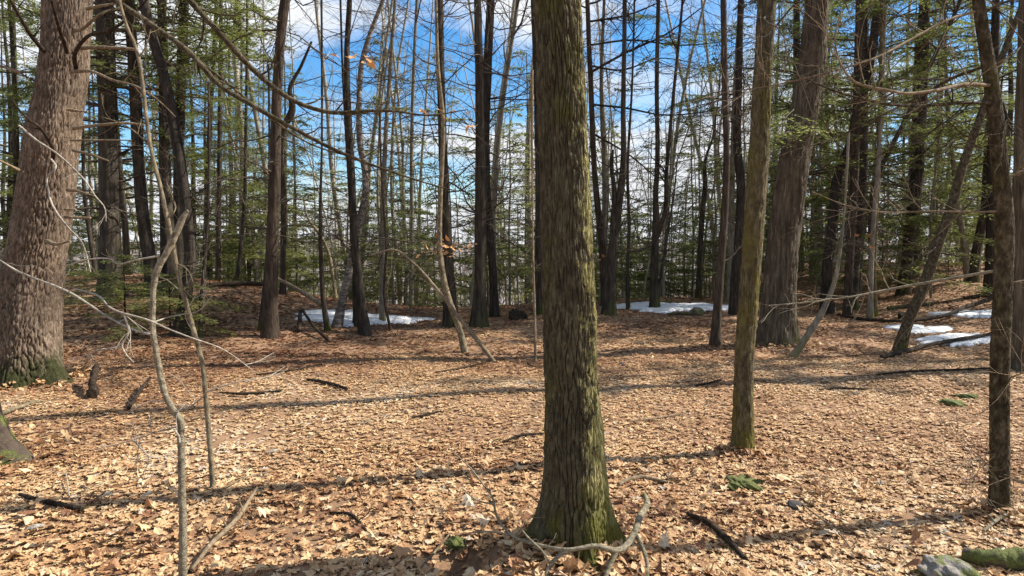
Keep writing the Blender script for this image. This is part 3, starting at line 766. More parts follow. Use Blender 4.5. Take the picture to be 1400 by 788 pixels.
T('grey_tree', 'thin pale trunk leaning behind the close dark pair', 'tree', M_greyb, [(676, 430, 7), (676, 286, 7), (685, 160, 6), (698, 69, 5), (708, 0, 5)], Y=17, height=11, limbs=14, ll=(.4, 1.4), seed=120)
T('dark_tree', 'dark trunk half hidden by the nearest furrowed trunk', 'tree', M_dark, [(737, 431, 13), (737, 380, 12), (737, 300, 11), (737, 240, 11), (734, 100, 10), (730, 0, 9)], height=13, limbs=26, ll=(.6, 2), seed=121)
T('sapling', 'hair-thin upright sapling on leaves beside the nearest furrowed trunk', 'sapling', M_dead, [(732, 495, 4), (731, 430, 3.5), (729, 360, 3), (728, 290, 2)], height=4, limbs=8, ll=(.2, .7), seed=122)
T('dark_tree', 'dark trunk just past the sunny side of the nearest furrowed trunk', 'tree', M_brown, [(828, 419, 11), (824, 350, 10), (814, 250, 8), (808, 120, 7), (803, 0, 6)], height=12, limbs=24, ll=(.5, 1.8), seed=123)
dk = bpy.data.objects['dark_tree.002'] if 'dark_tree.002' in bpy.data.objects else None
if dk:
    bk = np.array(dk.location); k_ = bk[1]
    for q, pts in enumerate([[(806, 100, 4.5), (860, 70, 4), (905, 50, 3), (960, 10, 2)], [(805, 62, 4), (860, 55, 3.4), (930, 62, 2.6), (1000, 56, 1.5)], [(808, 143, 4.5), (850, 147, 3.6), (905, 157, 2.8), (990, 150, 1.4)],
                             [(809, 182, 4), (860, 212, 3), (900, 245, 1.6)], [(804, 30, 4), (860, 20, 3.2), (905, 2, 2)], [(806, 90, 4), (850, 96, 3), (900, 80, 2.2), (950, 86, 1.3)]]):
        branch(dk, bk, [(a, b, w, k_) for a, b, w in pts], M_dark, 'branch', 5, 14, 1.1, 600 + q)
T('grey_tree', 'slim trunk with faint lean between the furrowed trunk and the forked one', 'tree', M_greyb, [(822, 418, 7), (826, 316, 6), (826, 240, 6), (822, 120, 5), (826, 0, 4)], height=12, limbs=18, ll=(.5, 1.6), seed=124)
t2, Pf, bf = T('forked_tree', 'dark tree forking low into a short stub and a long stem, near the snow', 'tree', M_dark, [(832, 431, 19), (834, 390, 15), (839, 328, 13), (846, 280, 10), (852, 230, 9), (852, 152, 7), (854, 19, 6), (854, 0, 6)], height=12, limbs=26, ll=(.5, 1.8), seed=125)
branch(t2, bf, [(836, 350, 10, bf[1]), (838, 300, 9, bf[1]), (840, 260, 8, bf[1]), (836, 225, 7, bf[1]), (838, 205, 4, bf[1])], M_dark, 'fork', 8, 6, 0.5, 126)
T('thin_tree', 'thin dark stem rising from the near edge of the long snow strip', 'tree', M_dark, [(859, 423, 6), (858, 370, 5), (860, 316, 4.5), (858, 240, 4), (864, 120, 3)], height=9, limbs=18, ll=(.4, 1.4), seed=127)
t3, Pg, bg_ = T('forked_tree', 'dark tree dividing into two tall stems in front of the long snow strip', 'tree', M_dark, [(895, 424, 14), (895, 380, 11), (896, 320, 10), (897, 297, 9), (896, 270, 8), (898, 240, 7), (898, 114, 6), (900, 0, 5)], height=12, limbs=26, ll=(.5, 1.8), seed=128, fol=14, fol_z=(4.2, 10), fol_len=(.8, 2))
branch(t3, bg_, [(896, 330, 9, bg_[1]), (903, 310, 9, bg_[1]), (908, 295, 8, bg_[1]), (911, 240, 7, bg_[1]), (915, 190, 6, bg_[1]), (928, 57, 5, bg_[1]), (934, -10, 4, bg_[1]), (940, -120, 2, bg_[1])], M_dark, 'fork', 8, 12, 0.9, 129)
branch(t3, bg_, [(897, 408, 6, bg_[1]), (907, 360, 5, bg_[1]), (914, 310, 4, bg_[1]), (921, 270, 3, bg_[1]), (926, 220, 2, bg_[1])], M_dark, 'fork', 6, 8, 0.6, 130)
T('grey_tree', 'lone trunk with a V top behind the mossy boulder', 'tree', M_dark, [(954, 412, 8), (957, 350, 7), (960, 297, 7), (964, 250, 6), (964, 220, 4), (974, 190, 3), (980, 150, 2)], Y=19, height=9, limbs=18, ll=(.5, 1.8), seed=131)
T('reddish_tree', 'reddish brown trunk standing alone on leaves before the mossy trunk', 'tree', M_brown, [(977, 472, 14), (981, 420, 12), (986, 354, 11), (990, 300, 10), (993, 240, 9), (991, 120, 8), (989, 0, 8)], height=14, limbs=26, ll=(.5, 2), seed=132)
T('dark_tree', 'dark trunk bending between the reddish one and the mossy one', 'tree', M_black, [(1003, 430, 13), (1004, 390, 12), (1010, 316, 11), (1013, 260, 12), (1008, 200, 11), (1010, 114, 9), (1013, 0, 8)], height=13, limbs=22, ll=(.5, 1.8), seed=133)
T('hemlock_tree', 'slim hemlock with thin green sprays behind the reddish trunk', 'tree', M_greyb, [(998, 420, 10), (1000, 300, 8), (1004, 150, 7), (1012, 0, 6)], Y=17, height=13, limbs=18, fol=30, fol_z=(3.4, 12), fol_len=(.8, 2.2), seed=134)
T('black_trunk_tree', 'blackish trunk tilted away from the stout ridged one', 'tree', M_black, [(1132, 428, 18), (1130, 390, 14), (1132, 354, 13), (1139, 300, 13), (1146, 240, 13), (1160, 205, 12), (1172, 152, 11), (1187, 95, 11), (1202, 0, 11)], height=13, limbs=26, ll=(.6, 2.2), seed=135)
T('hemlock_tree', 'dark hemlock trunk with a reddish foot, front one of an overlapping pair', 'tree', M_brown, [(1159, 431, 11), (1160, 380, 11), (1164, 316, 11), (1168, 240, 11), (1172, 120, 10), (1175, 0, 9)], height=14, fol=20, fol_z=(3.5, 13), fol_len=(1, 2.4), limbs=24, seed=136)
T('hemlock_tree', 'dark hemlock trunk, rear one of an overlapping pair', 'tree', M_dark, [(1167, 424, 10), (1170, 340, 12), (1178, 240, 14), (1180, 120, 12), (1182, 0, 10)], height=15, fol=24, fol_z=(4.2, 14), fol_len=(1, 2.6), limbs=24, seed=137)
T('lichen_tree', 'thin trunk with pale lichen spots at its foot, front of two touching stems', 'tree', M_greyb, [(1190, 437, 9), (1190, 400, 7), (1192, 340, 6.5), (1197, 270, 6), (1203, 190, 5), (1207, 100, 4)], height=10, limbs=16, ll=(.4, 1.5), seed=138)
T('lichen_tree', 'mossy thin trunk, rear of two touching stems', 'tree', M_mossy, [(1197, 433, 8), (1195, 390, 6), (1197, 310, 6), (1201, 230, 6), (1203, 140, 5), (1206, 0, 4)], height=11, limbs=18, ll=(.4, 1.5), fol=10, fol_z=(3, 8), fol_len=(.6, 1.4), seed=139)
T('slanting_tree', 'very thin dark trunk slanting far over the hemlock pair', 'tree', M_dark, [(1196, 400, 6), (1202, 236, 6), (1222, 195, 6), (1240, 160, 6), (1278, 76, 5), (1313, 0, 5)], Y=15, height=10, limbs=16, ll=(.4, 1.5), seed=140)
T('hemlock_tree', 'kinked dark hemlock trunk on the raised ground beyond the snow', 'tree', M_dark, [(1234, 403, 16), (1239, 370, 15), (1246, 300, 15), (1254, 250, 14), (1260, 180, 11), (1264, 100, 9), (1266, 0, 8)], height=14, fol=26, fol_z=(1.9, 13), fol_len=(1, 2.6), limbs=20, seed=141)
T('leaning_tree', 'lit brown trunk leaning steeply up out of the snow patch', 'tree', M_flaky, [(1226, 482, 16), (1238, 450, 14), (1259, 400, 13), (1286, 324, 13), (1303, 275, 12), (1316, 229, 11), (1339, 164, 10), (1362, 100, 8), (1388, 30, 7), (1400, 0, 6)], height=8, limbs=18, ll=(.4, 1.6), seed=142)
T('slanting_tree', 'thin mossy trunk leaning inward on the far raised ground', 'tree', M_greyb, [(1324, 386, 9), (1318, 330, 8), (1309, 280, 7), (1304, 230, 6), (1296, 150, 5)], height=10, limbs=14, ll=(.4, 1.5), seed=143)
T('hemlock_tree', 'dark trunk leaning outward on the far raised ground', 'tree', M_dark, [(1329, 386, 14), (1336, 340, 12), (1346, 290, 11), (1350, 220, 10), (1356, 100, 8)], height=13, fol=22, fol_z=(2.5, 12), fol_len=(1, 2.4), limbs=16, seed=144)
T('hemlock_tree', 'straight near-black trunk partly behind the flaky slim one', 'tree', M_black, [(1354, 404, 17), (1355, 340, 13), (1356, 240, 12), (1360, 100, 10), (1362, 0, 9)], height=14, fol=20, fol_z=(3.0, 13), fol_len=(1, 2.4), limbs=18, seed=145)
T('edge_tree', 'broad grey-brown trunk cut by the frame beside the flaky slim tree', 'tree', M_ash, [(1402, 506, 44), (1403, 430, 36), (1404, 300, 34), (1406, 150, 30), (1410, 0, 28)], height=15, limbs=14, lz=(4, 9), seed=146)
T('bent_sapling', 'short bent stem slanting up from the foot of the stout ridged trunk', 'sapling', M_greyb, [(1076, 489, 9), (1100, 465, 9), (1122, 430, 8), (1141, 385, 6), (1150, 330, 4), (1155, 280, 2.5)], height=3.2, limbs=6, ll=(.3, .9), seed=147)
T('thin_tree', 'thin leaning stem between the knoll and the snow, dead arching top', 'tree', M_dark, [(450, 452, 9), (443, 420, 7), (439, 360, 6), (438, 300, 5), (440, 200, 3)], height=6, limbs=14, ll=(.4, 1.3), seed=148)
T('arched_sapling', 'pale arched stem curving over beside the snow patch', 'sapling', M_lich, [(460, 415, 5), (455, 380, 5), (447, 340, 4.5), (435, 318, 4), (422, 300, 3)], Y=17, height=2.6, limbs=4, ll=(.2, .6), seed=149)
T('thin_tree', 'slim dark stem leaning on top of the knoll behind the fallen log', 'tree', M_dark, [(316, 412, 8), (323, 380, 6), (329, 340, 5.5), (334, 280, 5), (336, 180, 4), (338, 0, 3)], Y=14.5, height=10, limbs=20, ll=(.5, 1.6), fol=8, fol_z=(2.5, 8), fol_len=(.6, 1.4), seed=150)
T('hemlock_tree', 'thin dark hemlock just beyond the knoll crest', 'tree', M_dark, [(298, 396, 8), (299, 300, 7), (301, 150, 6), (302, 0, 5)], Y=17, height=13, fol=26, fol_z=(2, 12), fol_len=(.8, 2.2), limbs=18, seed=151)
T('hemlock_tree', 'slim hemlock near the knoll beside the bent black trunk', 'tree', M_dark, [(281, 396, 9), (282, 300, 7), (288, 150, 6), (296, 0, 5)], Y=18.5, height=13, fol=30, fol_z=(2, 12), fol_len=(.8, 2.4), limbs=18, seed=152)
T('thin_tree', 'dark stem with an angled foot rising behind the massive pine', 'tree', M_dark, [(132, 380, 6), (124, 330, 6), (116, 270, 5), (113, 200, 4)], Y=15, height=9, limbs=12, ll=(.4, 1.4), fol=10, fol_z=(2, 8), fol_len=(.6, 1.6), seed=153)
T('sapling', 'twiggy dark sapling on the leafy flank of the knoll', 'sapling', M_dark, [(274, 462, 6), (274, 420, 5), (280, 360, 4), (284, 300, 3)], height=4, limbs=10, ll=(.3, .9), seed=154)

# ---- saplings in front ------------------------------------------------------
def sapling(name, label, pix, mat, rough=0.08, sides=12, base=None, cap=True):
    if base is None: base = hit(pix[0][0], pix[0][1])
    P = np.array([[*(at(a, b, base[1] + (c[3] if len(c) > 3 else 0)) - base), w / 2 * base[1] / FPX] for c in pix for a, b, w in [c[:3]]])
    P = np.vstack([[P[0, 0], P[0, 1], P[0, 2] - 0.1, P[0, 3]], P])
    root = thing(name, label, 'sapling', base)
    S = spline(P, len(P) * 8)
    mb = MB(); tube(mb, S[:, :3], S[:, 3], sides, rough, 3, cap=cap)
    link('trunk', mb.mesh('trunk', mat), root)
    return root, base

s1, bs1 = sapling('broken_sapling', 'pale smooth sapling with a snapped slanted top and bleached side twigs',
    [(250, 835, 13), (250, 790, 12), (250, 717, 11), (248, 640, 9.5), (247, 600, 9.5), (246, 574, 9.5), (237, 560, 8.5), (229, 548, 8.5), (221, 520, 8), (215, 490, 8), (209, 450, 7.5), (209, 411, 7.5), (211, 385, 8), (215, 370, 8.6), (229, 343, 8.4), (236, 328, 9.6), (243, 315, 8.6), (250, 298, 7.5), (257, 288, 4)], M_pale, rough=0.16)
Ds = bs1[1]
for q, pts in enumerate([
    [(0, 356, 2.5, Ds + .5), (12, 364, 4, Ds + .5), (38, 377, 4, Ds + .4), (95, 400, 4.5, Ds + .3), (152, 436, 4.5, Ds + .2), (183, 451, 4.5, Ds + .1), (211, 459, 5, Ds)],
    [(95, 398, 2.5, Ds + .3), (106, 396, 3, Ds + .2), (133, 404, 4, Ds + .1), (164, 427, 4, Ds - .1), (206, 439, 4, Ds - .1), (230, 450, 3.5, Ds - .1), (259, 461, 3, Ds - .1), (305, 478, 2.5, Ds), (350, 510, 1.5, Ds)],
    [(164, 427, 3, Ds - .05), (172, 437, 4, Ds - .1), (176, 453, 4, Ds - .1), (167, 474, 3.5, Ds - .1), (172, 484, 3, Ds - .1), (183, 496, 2, Ds - .1)],
    [(167, 474, 3, Ds - .1), (140, 478, 2.4, Ds - .1), (115, 487, 2, Ds), (95, 492, 1.4, Ds)],
    [(90, 364, 2.5, Ds + .4), (120, 355, 3, Ds + .3), (150, 354, 3, Ds + .2), (162, 361, 3.5, Ds + .1), (190, 355, 3.5, Ds), (218, 350, 4, Ds)],
    [(212, 440, 3, Ds), (230, 434, 3, Ds + .1), (250, 430, 2.5, Ds + .2), (270, 426, 2, Ds + .2), (290, 405, 1.4, Ds + .2)],
    [(245, 560, 5, Ds), (260, 556, 4, Ds - .1), (275, 545, 3.5, Ds - .2), (290, 533, 3, Ds - .3), (315, 525, 2.4, Ds - .3), (350, 518, 1.5, Ds - .3)],
    [(232, 550, 3, Ds), (210, 549, 2.6, Ds), (190, 556, 2.2, Ds), (173, 567, 1.5, Ds)],
    [(244, 583, 4, Ds), (225, 588, 3, Ds), (200, 596, 2.5, Ds + .1), (160, 608, 2, Ds + .2), (120, 616, 1.2, Ds + .3)],
    [(246, 606, 3, Ds - .1), (243, 594, 4, Ds - .05), (237, 586, 3, Ds - .05)],
    [(246, 625, 2.5, Ds), (225, 624, 2.5, Ds - .1), (204, 624, 3, Ds - .2), (188, 608, 3, Ds - .2), (180, 599, 2.5, Ds - .2), (190, 590, 1.6, Ds - .2)],
    [(204, 624, 2.5, Ds - .2), (200, 640, 2.2, Ds - .2), (188, 658, 1.4, Ds - .2)],
]):
    branch(s1, bs1, pts, M_white, 'twig', 6, twig=(3 if q in (0, 1, 3, 5, 6, 8) else 1), twl=0.2, seed=160 + q, thin=0.66)
s2, bs2 = sapling('lichened_sapling', 'very thin yellowish lichened sapling crossing behind the broken pale one',
    [(291, 669, 7.5), (287, 610, 7), (282, 550, 7), (277, 500, 6.5), (263, 446, 6.5), (244, 377, 6), (229, 300, 6), (219, 255, 5.5), (206, 202, 5), (199, 150, 5), (193, 100, 4.5), (187, 69, 4.5), (175, 40, 4), (168, 20, 4), (160, -20, 3)], M_lich)
Ds2 = bs2[1]
for q, pts in enumerate([
    [(229, 300, 3, Ds2), (238, 290, 2.5, Ds2), (236, 270, 2, Ds2 + .1), (228, 250, 1.5, Ds2 + .2)],
    [(206, 202, 3, Ds2), (190, 185, 2.5, Ds2), (172, 172, 2, Ds2), (140, 160, 1.3, Ds2)],
    [(240, 360, 3, Ds2), (255, 368, 2.4, Ds2), (262, 380, 1.8, Ds2), (264, 394, 1.2, Ds2)],
    [(190, 80, 3, Ds2), (200, 62, 2.4, Ds2), (206, 40, 1.8, Ds2)],
    [(219, 380, 2, Ds2 + .2), (228, 383, 2.4, Ds2 + .1), (246, 398, 2.6, Ds2)],
]):
    branch(s2, bs2, pts, M_lich, 'twig', 6, twig=3, twl=0.2, seed=180 + q)

# ------------------------------------------------------------------ copied trees down the slope
def proto_bare(seed, h, r, lean, nl):
    rs = np.random.default_rng(seed)
    n = 7; P = [np.array([0, 0, -0.3])]; d = np.array([lean, rs.normal(0, .03), 1.0])
    for k in range(n):
        d = d + np.array([rs.normal(0, 0.05), rs.normal(0, 0.05), 0.02]); d /= np.linalg.norm(d); P.append(P[-1] + d * (h + 0.3) / n)
    P = np.column_stack([np.array(P), np.linspace(r, 0.012, n + 1)])
    tb = MB(); S = spline(P, 20); tube(tb, S[:, :3], S[:, 3], 7, 0.06, seed)
    cb = MB()
    limb_set(cb, P, nl, h * 0.15, h * 0.5, 0.4, h * 0.14, (0.15, 0.3), 3, 0.25, seed + 1, sides=3)
    limb_set(cb, P, nl, h * 0.45, h * 0.97, 0.8, h * 0.2, (0.8, 0.35), 5, 0.5, seed + 2, sides=3, tw_len=0.5)
    return tb.mesh('trunk', M_slope), cb.mesh('crown', M_slope)

def proto_hemlock(seed, h, r, nf, z0, len0, len1, mat, dens=1.0, lf=0.13, wf=0.019, bark_m=None):
    rs = np.random.default_rng(seed)
    P = np.column_stack([rs.normal(0, 0.03, (6, 2)) * h * 0.15, np.linspace(-0.3, h, 6), np.linspace(r, 0.01, 6)])
    tb = MB(); S = spline(P, 18); tube(tb, S[:, :3], S[:, 3], 8, 0.06, seed)
    cb = MB(); fb = MB()
    for q in range(nf):
        u = (q + rs.random()) / nf; z = z0 + (h * 0.98 - z0) * u
        k = int(np.argmin(np.abs(S[:, 2] - z))); a = q * 2.4 + rs.normal(0, 0.5)
        ln = (len0 * (1 - u) + 0.25) * rs.uniform(len1, 1.15)
        d = np.array([math.cos(a), math.sin(a), 0.16 + rs.normal(0, 0.1)])
        path, rr = wig(S[k, :3], d, ln, 7, 0.07, -0.05, max(S[k, 3] * 0.3, 0.006), 0.003, rs)
        tube(cb, path, rr, 3)
        needles(fb, path, rs, dens, lf, wf, 0.15 if h < 6 else 0.3)
    return tb.mesh('trunk', bark_m or M_dark), cb.mesh('crown', M_twig), fb.mesh('foliage', mat, attr=True)

def make_proto(name, label, cat, meshes, group):
    root = thing(name, label, cat, (0, 0, 0), group)
    for nm, me in zip(('trunk', 'crown', 'foliage'), meshes): link(nm, me, root)
    return root

MARKS = [(40, 'massive pine'), (149, 'broad hemlock trunk'), (250, 'bent black trunk'), (371, 'straight brown trunk'), (474, 'leaning birch'), (523, 'slender grey trunk'),
         (613, 'crossed dark trunk'), (657, 'close dark pair'), (778, 'big furrowed trunk'), (836, 'low forked tree'), (896, 'two-stemmed tree'), (957, 'lone V-topped trunk'),
         (985, 'reddish trunk'), (1027, 'mossy trunk'), (1070, 'stout ridged trunk'), (1133, 'tilted blackish trunk'), (1164, 'overlapping hemlock pair'),
         (1240, 'kinked hemlock'), (1280, 'leaning brown trunk'), (1371, 'flaky slim tree')]
ORD = ['first', 'second', 'third', 'fourth', 'fifth', 'sixth', 'seventh', 'eighth', 'ninth', 'tenth', 'eleventh', 'twelfth', 'thirteenth', 'fourteenth', 'fifteenth', 'sixteenth',
       'seventeenth', 'eighteenth', 'nineteenth', 'twentieth', 'next after the twentieth']

def own_labels(objs, what):
    # says between which two near trunks each stands, counted from the first of them
    gaps = {}
    for o in objs:
        px = W / 2 + FPX * o.location[0] / o.location[1]
        k = sum(px > m[0] for m in MARKS)
        gaps.setdefault(k, []).append((px, o))
    for k, v in gaps.items():
        for n, (px, o) in enumerate(sorted(v, key=lambda q: q[0])):
            if k == 0: o['label'] = f'{what} outside the {MARKS[0][1]}, {ORD[n]} from the frame edge'
            elif k == len(MARKS): o['label'] = f'{what} outside the {MARKS[-1][1]}, {ORD[n]} from that trunk'
            else: o['label'] = f'{what}, {ORD[n]} from the {MARKS[k - 1][1]} toward the {MARKS[k][1]}'

def scatter(protos, spots, smin, smax, rs, what):
    used = set(); made = []
    for q, (x, y) in enumerate(spots):
        p = protos[q % len(protos)]
        loc = (x, y, float(ground_z(x, y)) - 0.02); rz = rs.uniform(0, 6.28); s = rs.uniform(smin, smax)
        if id(p) not in used:
            used.add(id(p)); made.append(p); p.location = loc; p.rotation_euler = (0, 0, rz); p.scale = (s, s, s)
        else:
            made.append(dup(p, loc, rz, s))
    own_labels(made, what)

rs = np.random.default_rng(99)
def spots(n, y0, y1, lo=5, hi=1395, gap=0.7, power=1.0):
    out = []
    while len(out) < n:
        y = y0 + (y1 - y0) * rs.random() ** power; px = rs.uniform(lo, hi); x = (px - 700) / FPX * y
        if all((x - a) ** 2 + (y - b) ** 2 > gap * gap for a, b in out): out.append((x, y))
    return out

LB = 'slender bare grey-brown tree on the slope beyond the crest'
GB = 'slender bare trees down the slope'
bare = [make_proto('slope_tree', LB, 'tree', proto_bare(300 + k, 11 + 1.1 * k, 0.04 + 0.011 * k, rs.normal(0, 0.07), 18), GB) for k in range(8)]
scatter(bare, spots(50, 18, 32) + spots(75, 28, 62), 0.8, 1.2, rs, 'bare slope tree')
sapl = [make_proto('slope_sapling', 'thin pale bare sapling beyond the crest', 'sapling', proto_bare(320 + k, 5.0 + 0.8 * k, 0.018 + 0.004 * k, rs.normal(0, 0.12), 14), 'thin pale saplings beyond the crest') for k in range(6)]
scatter(sapl, spots(90, 18, 34, 300, 1150, 0.5) + spots(25, 18, 30, 5, 1395, 0.5), 0.8, 1.3, rs, 'thin pale sapling')

LH = 'tall green-crowned hemlock standing behind the nearer trunks'
hem = [make_proto('hemlock_tree', LH, 'tree', proto_hemlock(340 + k, 13 + 1.5 * k, 0.12 + 0.02 * k, 80, 1.8 + k * .5, 3.3, 0.45, M_ndl, 1.05, 0.14, 0.016), 'tall hemlocks of the background') for k in range(4)]
scatter(hem, spots(12, 18, 34, 5, 440, 1.8) + spots(14, 17, 38, 1080, 1395, 1.8) + spots(3, 28, 46, 700, 1080, 2), 0.75, 1.15, rs, 'tall green hemlock')

for (x, y, sc_, rz, w_) in ((12.6, 10.6, .9, .4, 'nearer'), (13.5, 14.2, .9, 4.0, 'farther')):  # added beyond the frame to dapple the ground and break up trunk shadows
    o = dup(hem[1], (x, y, float(ground_z(x, y)) - .02), rz, sc_, f'{w_} of two hemlocks added off frame for dappled shade past the broad edge trunk')
    o['group'] = 'hemlocks added off frame for dappled shade'
LY = 'young feathery light green hemlock on the slope beyond the crest'
yng = [make_proto('young_hemlock', LY, 'young tree', proto_hemlock(370 + k, 3.2 + 0.7 * k, 0.03, 34, 0.4, 1.6, 0.4, M_ndl2, 1.1, 0.13, 0.015, M_greyb), 'young hemlocks beyond the crest') for k in range(4)]
scatter(yng, spots(84, 18, 44, 330, 1090, 0.8) + spots(18, 18, 36, 5, 330, 1.0) + spots(26, 16, 38, 1090, 1395, 1.0), 0.7, 1.8, rs, 'young feathery hemlock')

# small hemlock growing at the foot of the knoll
sp = at(170, 385, 11.0); sz = float(ground_z(sp[0], 11.0))
ms = proto_hemlock(390, 1.25, 0.02, 34, 0.25, 1.7, 0.6, M_ndl2, 1.3, 0.07, 0.011)
sh = make_proto('hemlock_shrub', 'low spreading green hemlock bush in front of the dark trunks on the knoll', 'shrub', ms, None); sh.location = (sp[0], 11.0, sz)
sp = at(232, 410, 10.5)
ms = proto_hemlock(391, 1.0, 0.015, 26, 0.2, 1.2, 0.6, M_ndl2, 1.3, 0.07, 0.011)
sh = make_proto('hemlock_shrub', 'low green hemlock sprays behind the crossing pair of saplings', 'shrub', ms, None); sh.location = (sp[0], 10.5, float(ground_z(sp[0], 10.5)))
for (px, pw, py, Y_, h_, lb, sd) in ((560, 0, 330, 14.6, 2.3, 'feathery green hemlock sapling in front of the dark crossed trunk', 392), (708, 0, 330, 15.2, 2.5, 'feathery hemlock sapling beside the close dark pair', 393)):
    sp = at(px, py, Y_)
    ms = proto_hemlock(sd, h_, 0.02, 30, 0.7, 1.8, 0.6, M_ndl2, 1.0, 0.09, 0.012, M_greyb)
    sh = make_proto('hemlock_sapling', lb, 'sapling', ms, None); sh.location = (sp[0], Y_, float(ground_z(sp[0], Y_)))

# bright bough beside the stout trunk hangs on that trunk
fb = MB(); cb = MB(); r9 = np.random.default_rng(9)
for a in [((1085, 150), (1058, 190)), ((1088, 172), (1125, 188)), ((1080, 180), (1040, 205))]:
    p0 = at(*a[0], b_ash[1] - .3) - b_ash; p1 = at(*a[1], b_ash[1] - 1.1) - b_ash
    path = spline(np.array([p0, (p0 + p1) / 2 + [0, 0, .06], p1]), 7); tube(cb, path, np.linspace(.012, .003, 7), 4); needles(fb, path, r9, 1.6, 0.08, 0.011, 0.1, 0.6)
link('bough', cb.mesh('bough', M_twig), ash); link('foliage', fb.mesh('foliage', M_ndl2, attr=True), ash)

# far wood on the hills: one mass
mb = MB(); rf = np.random.default_rng(55)
nF = 2600
yy = 75 + 700 * rf.random(nF) ** 1.4; xx = (rf.uniform(-250, 1650, nF) - 700) / FPX * yy
zz = ground_z(xx, yy)
hh = rf.uniform(7, 13, nF)
for q in range(nF):
    b0 = np.array([xx[q], yy[q], zz[q]]); t = b0 + [rf.normal(0, .5), 0, hh[q]]
    w = 0.10 + 0.0004 * yy[q]
    nb = 9
    vs = [b0 + [-w, 0, 0], b0 + [w, 0, 0], b0 + [0, w, 0], t]; fs = [[0, 1, 3], [1, 2, 3], [2, 0, 3]]
    for k in range(nb):
        u = rf.uniform(0.3, 0.9); a = rf.uniform(0, 6.28); s = b0 * (1 - u) + t * u; ln = hh[q] * rf.uniform(.12, .26)
        e = s + np.array([math.cos(a) * ln * .6, math.sin(a) * ln * .6, ln])
        n = len(vs); vs += [s + [0, 0, -w * 2.2], s + [0, 0, w * 2.2], e, s + [w * 1.2, w, 0]]; fs += [[n, n + 1, n + 2], [n + 1, n + 3, n + 2]]
    mb.add(np.array(vs), np.array(fs))
fw = link('distant_forest', mb.mesh('distant_forest', bark('distant_wood', (0.1, 0.08, 0.075), (0.15, 0.125, 0.115), (0.22, 0.19, 0.175), 0.2, 1, 0)))
fw['kind'] = 'stuff'; fw['label'] = 'leafless wood covering the far hillside'

# ------------------------------------------------------------------ snow
def snow(label, pix, thick):
    W_ = np.array([hit(a, b) for a, b in pix]); 
    c = W_.mean(0)
    out = spline(np.vstack([W_, W_[:1]]), 121)[:-1, :2] - c[:2]
    ang = np.arange(120) * 0.6; out *= (1 + 0.20 * (vn(ang * 0.8, ang * 0 + 3, 5) - 0.5) * 2 + 0.16 * (vn(ang * 0.3, ang * 0 + 8, 6) - 0.5) * 2 + 0.16 * (vn(ang * 1.6, ang * 0 + 5, 7) - 0.5) * 2)[:, None]
    rings = np.array([1.0, 0.97, 0.92, 0.8, 0.65, 0.5, 0.35, 0.2, 0.08])
    vs = []
    for k, r in enumerate(rings):
        p = out * r + c[:2]
        z = ground_z(p[:, 0], p[:, 1]) + 0.015 + thick * math.sqrt(max(0, 1 - r * r)) + 0.03 * (fbm(p[:, 0] * 2, p[:, 1] * 2, 8)) * (k > 1) - (0.06 if k == 0 else 0)
        vs.append(np.column_stack([p, z]))
    n = 120; v = np.vstack(vs + [np.array([[c[0], c[1], float(ground_z(c[0], c[1])) + 0.015 + thick]])])
    mb = MB(); i = np.arange(len(rings) - 1)[:, None] * n; j = np.arange(n)[None, :]; k = (j + 1) % n
    mb.n = 0
    f4 = np.stack([i + j, i + k, i + n + k, i + n + j], -1).reshape(-1, 4)
    mb.v.append(v); mb.f.append(f4); mb.a.append(np.zeros(len(v)))
    l0 = (len(rings) - 1) * n
    a = np.arange(n); mb.f.append(np.stack([l0 + a, l0 + (a + 1) % n, np.full(n, len(v) - 1)], 1)); mb.n = len(v)
    v0 = v.copy(); mb.v[0] = v0 - c * [1, 1, 0]
    o = link('snow_patch', mb.mesh('snow_patch', M_snow), None, (c[0], c[1], 0))
    tag(o, label, 'snow', 'patches of old snow')
    return out + c[:2]
SN = [snow('flat snow patch at the feet of the birch and the blackish trunk', [(424, 431), (450, 427), (500, 429), (540, 433), (582, 437), (560, 441), (510, 444), (470, 446), (440, 443)], 0.06),
      snow('long thin snow strip behind the two forked trees and the boulder', [(843, 421), (880, 416), (930, 417), (975, 418), (1010, 422), (975, 426), (930, 427), (880, 426)], 0.07),
      snow('broken snow patch by the foot of the steeply leaning brown trunk', [(1262, 466), (1290, 460), (1330, 457), (1358, 458), (1357, 468), (1320, 473), (1290, 474)], 0.035),
      snow('thin snow sliver just above the broken patch at the leaning trunk', [(1215, 448), (1250, 446), (1296, 447), (1288, 455), (1262, 457), (1236, 455)], 0.03),
      snow('snow patch behind the slim flaky tree on the raised ground', [(1282, 430), (1320, 426), (1370, 425), (1396, 427), (1390, 433), (1350, 435), (1310, 434)], 0.04)]
def in_poly(x, y, poly):
    c = np.zeros(x.shape, bool); n = len(poly)
    for k in range(n):
        x1, y1 = poly[k]; x2, y2 = poly[(k + 1) % n]
        c ^= ((y1 > y) != (y2 > y)) & (x < (x2 - x1) * (y - y1) / (y2 - y1 + 1e-12) + x1)
    return c

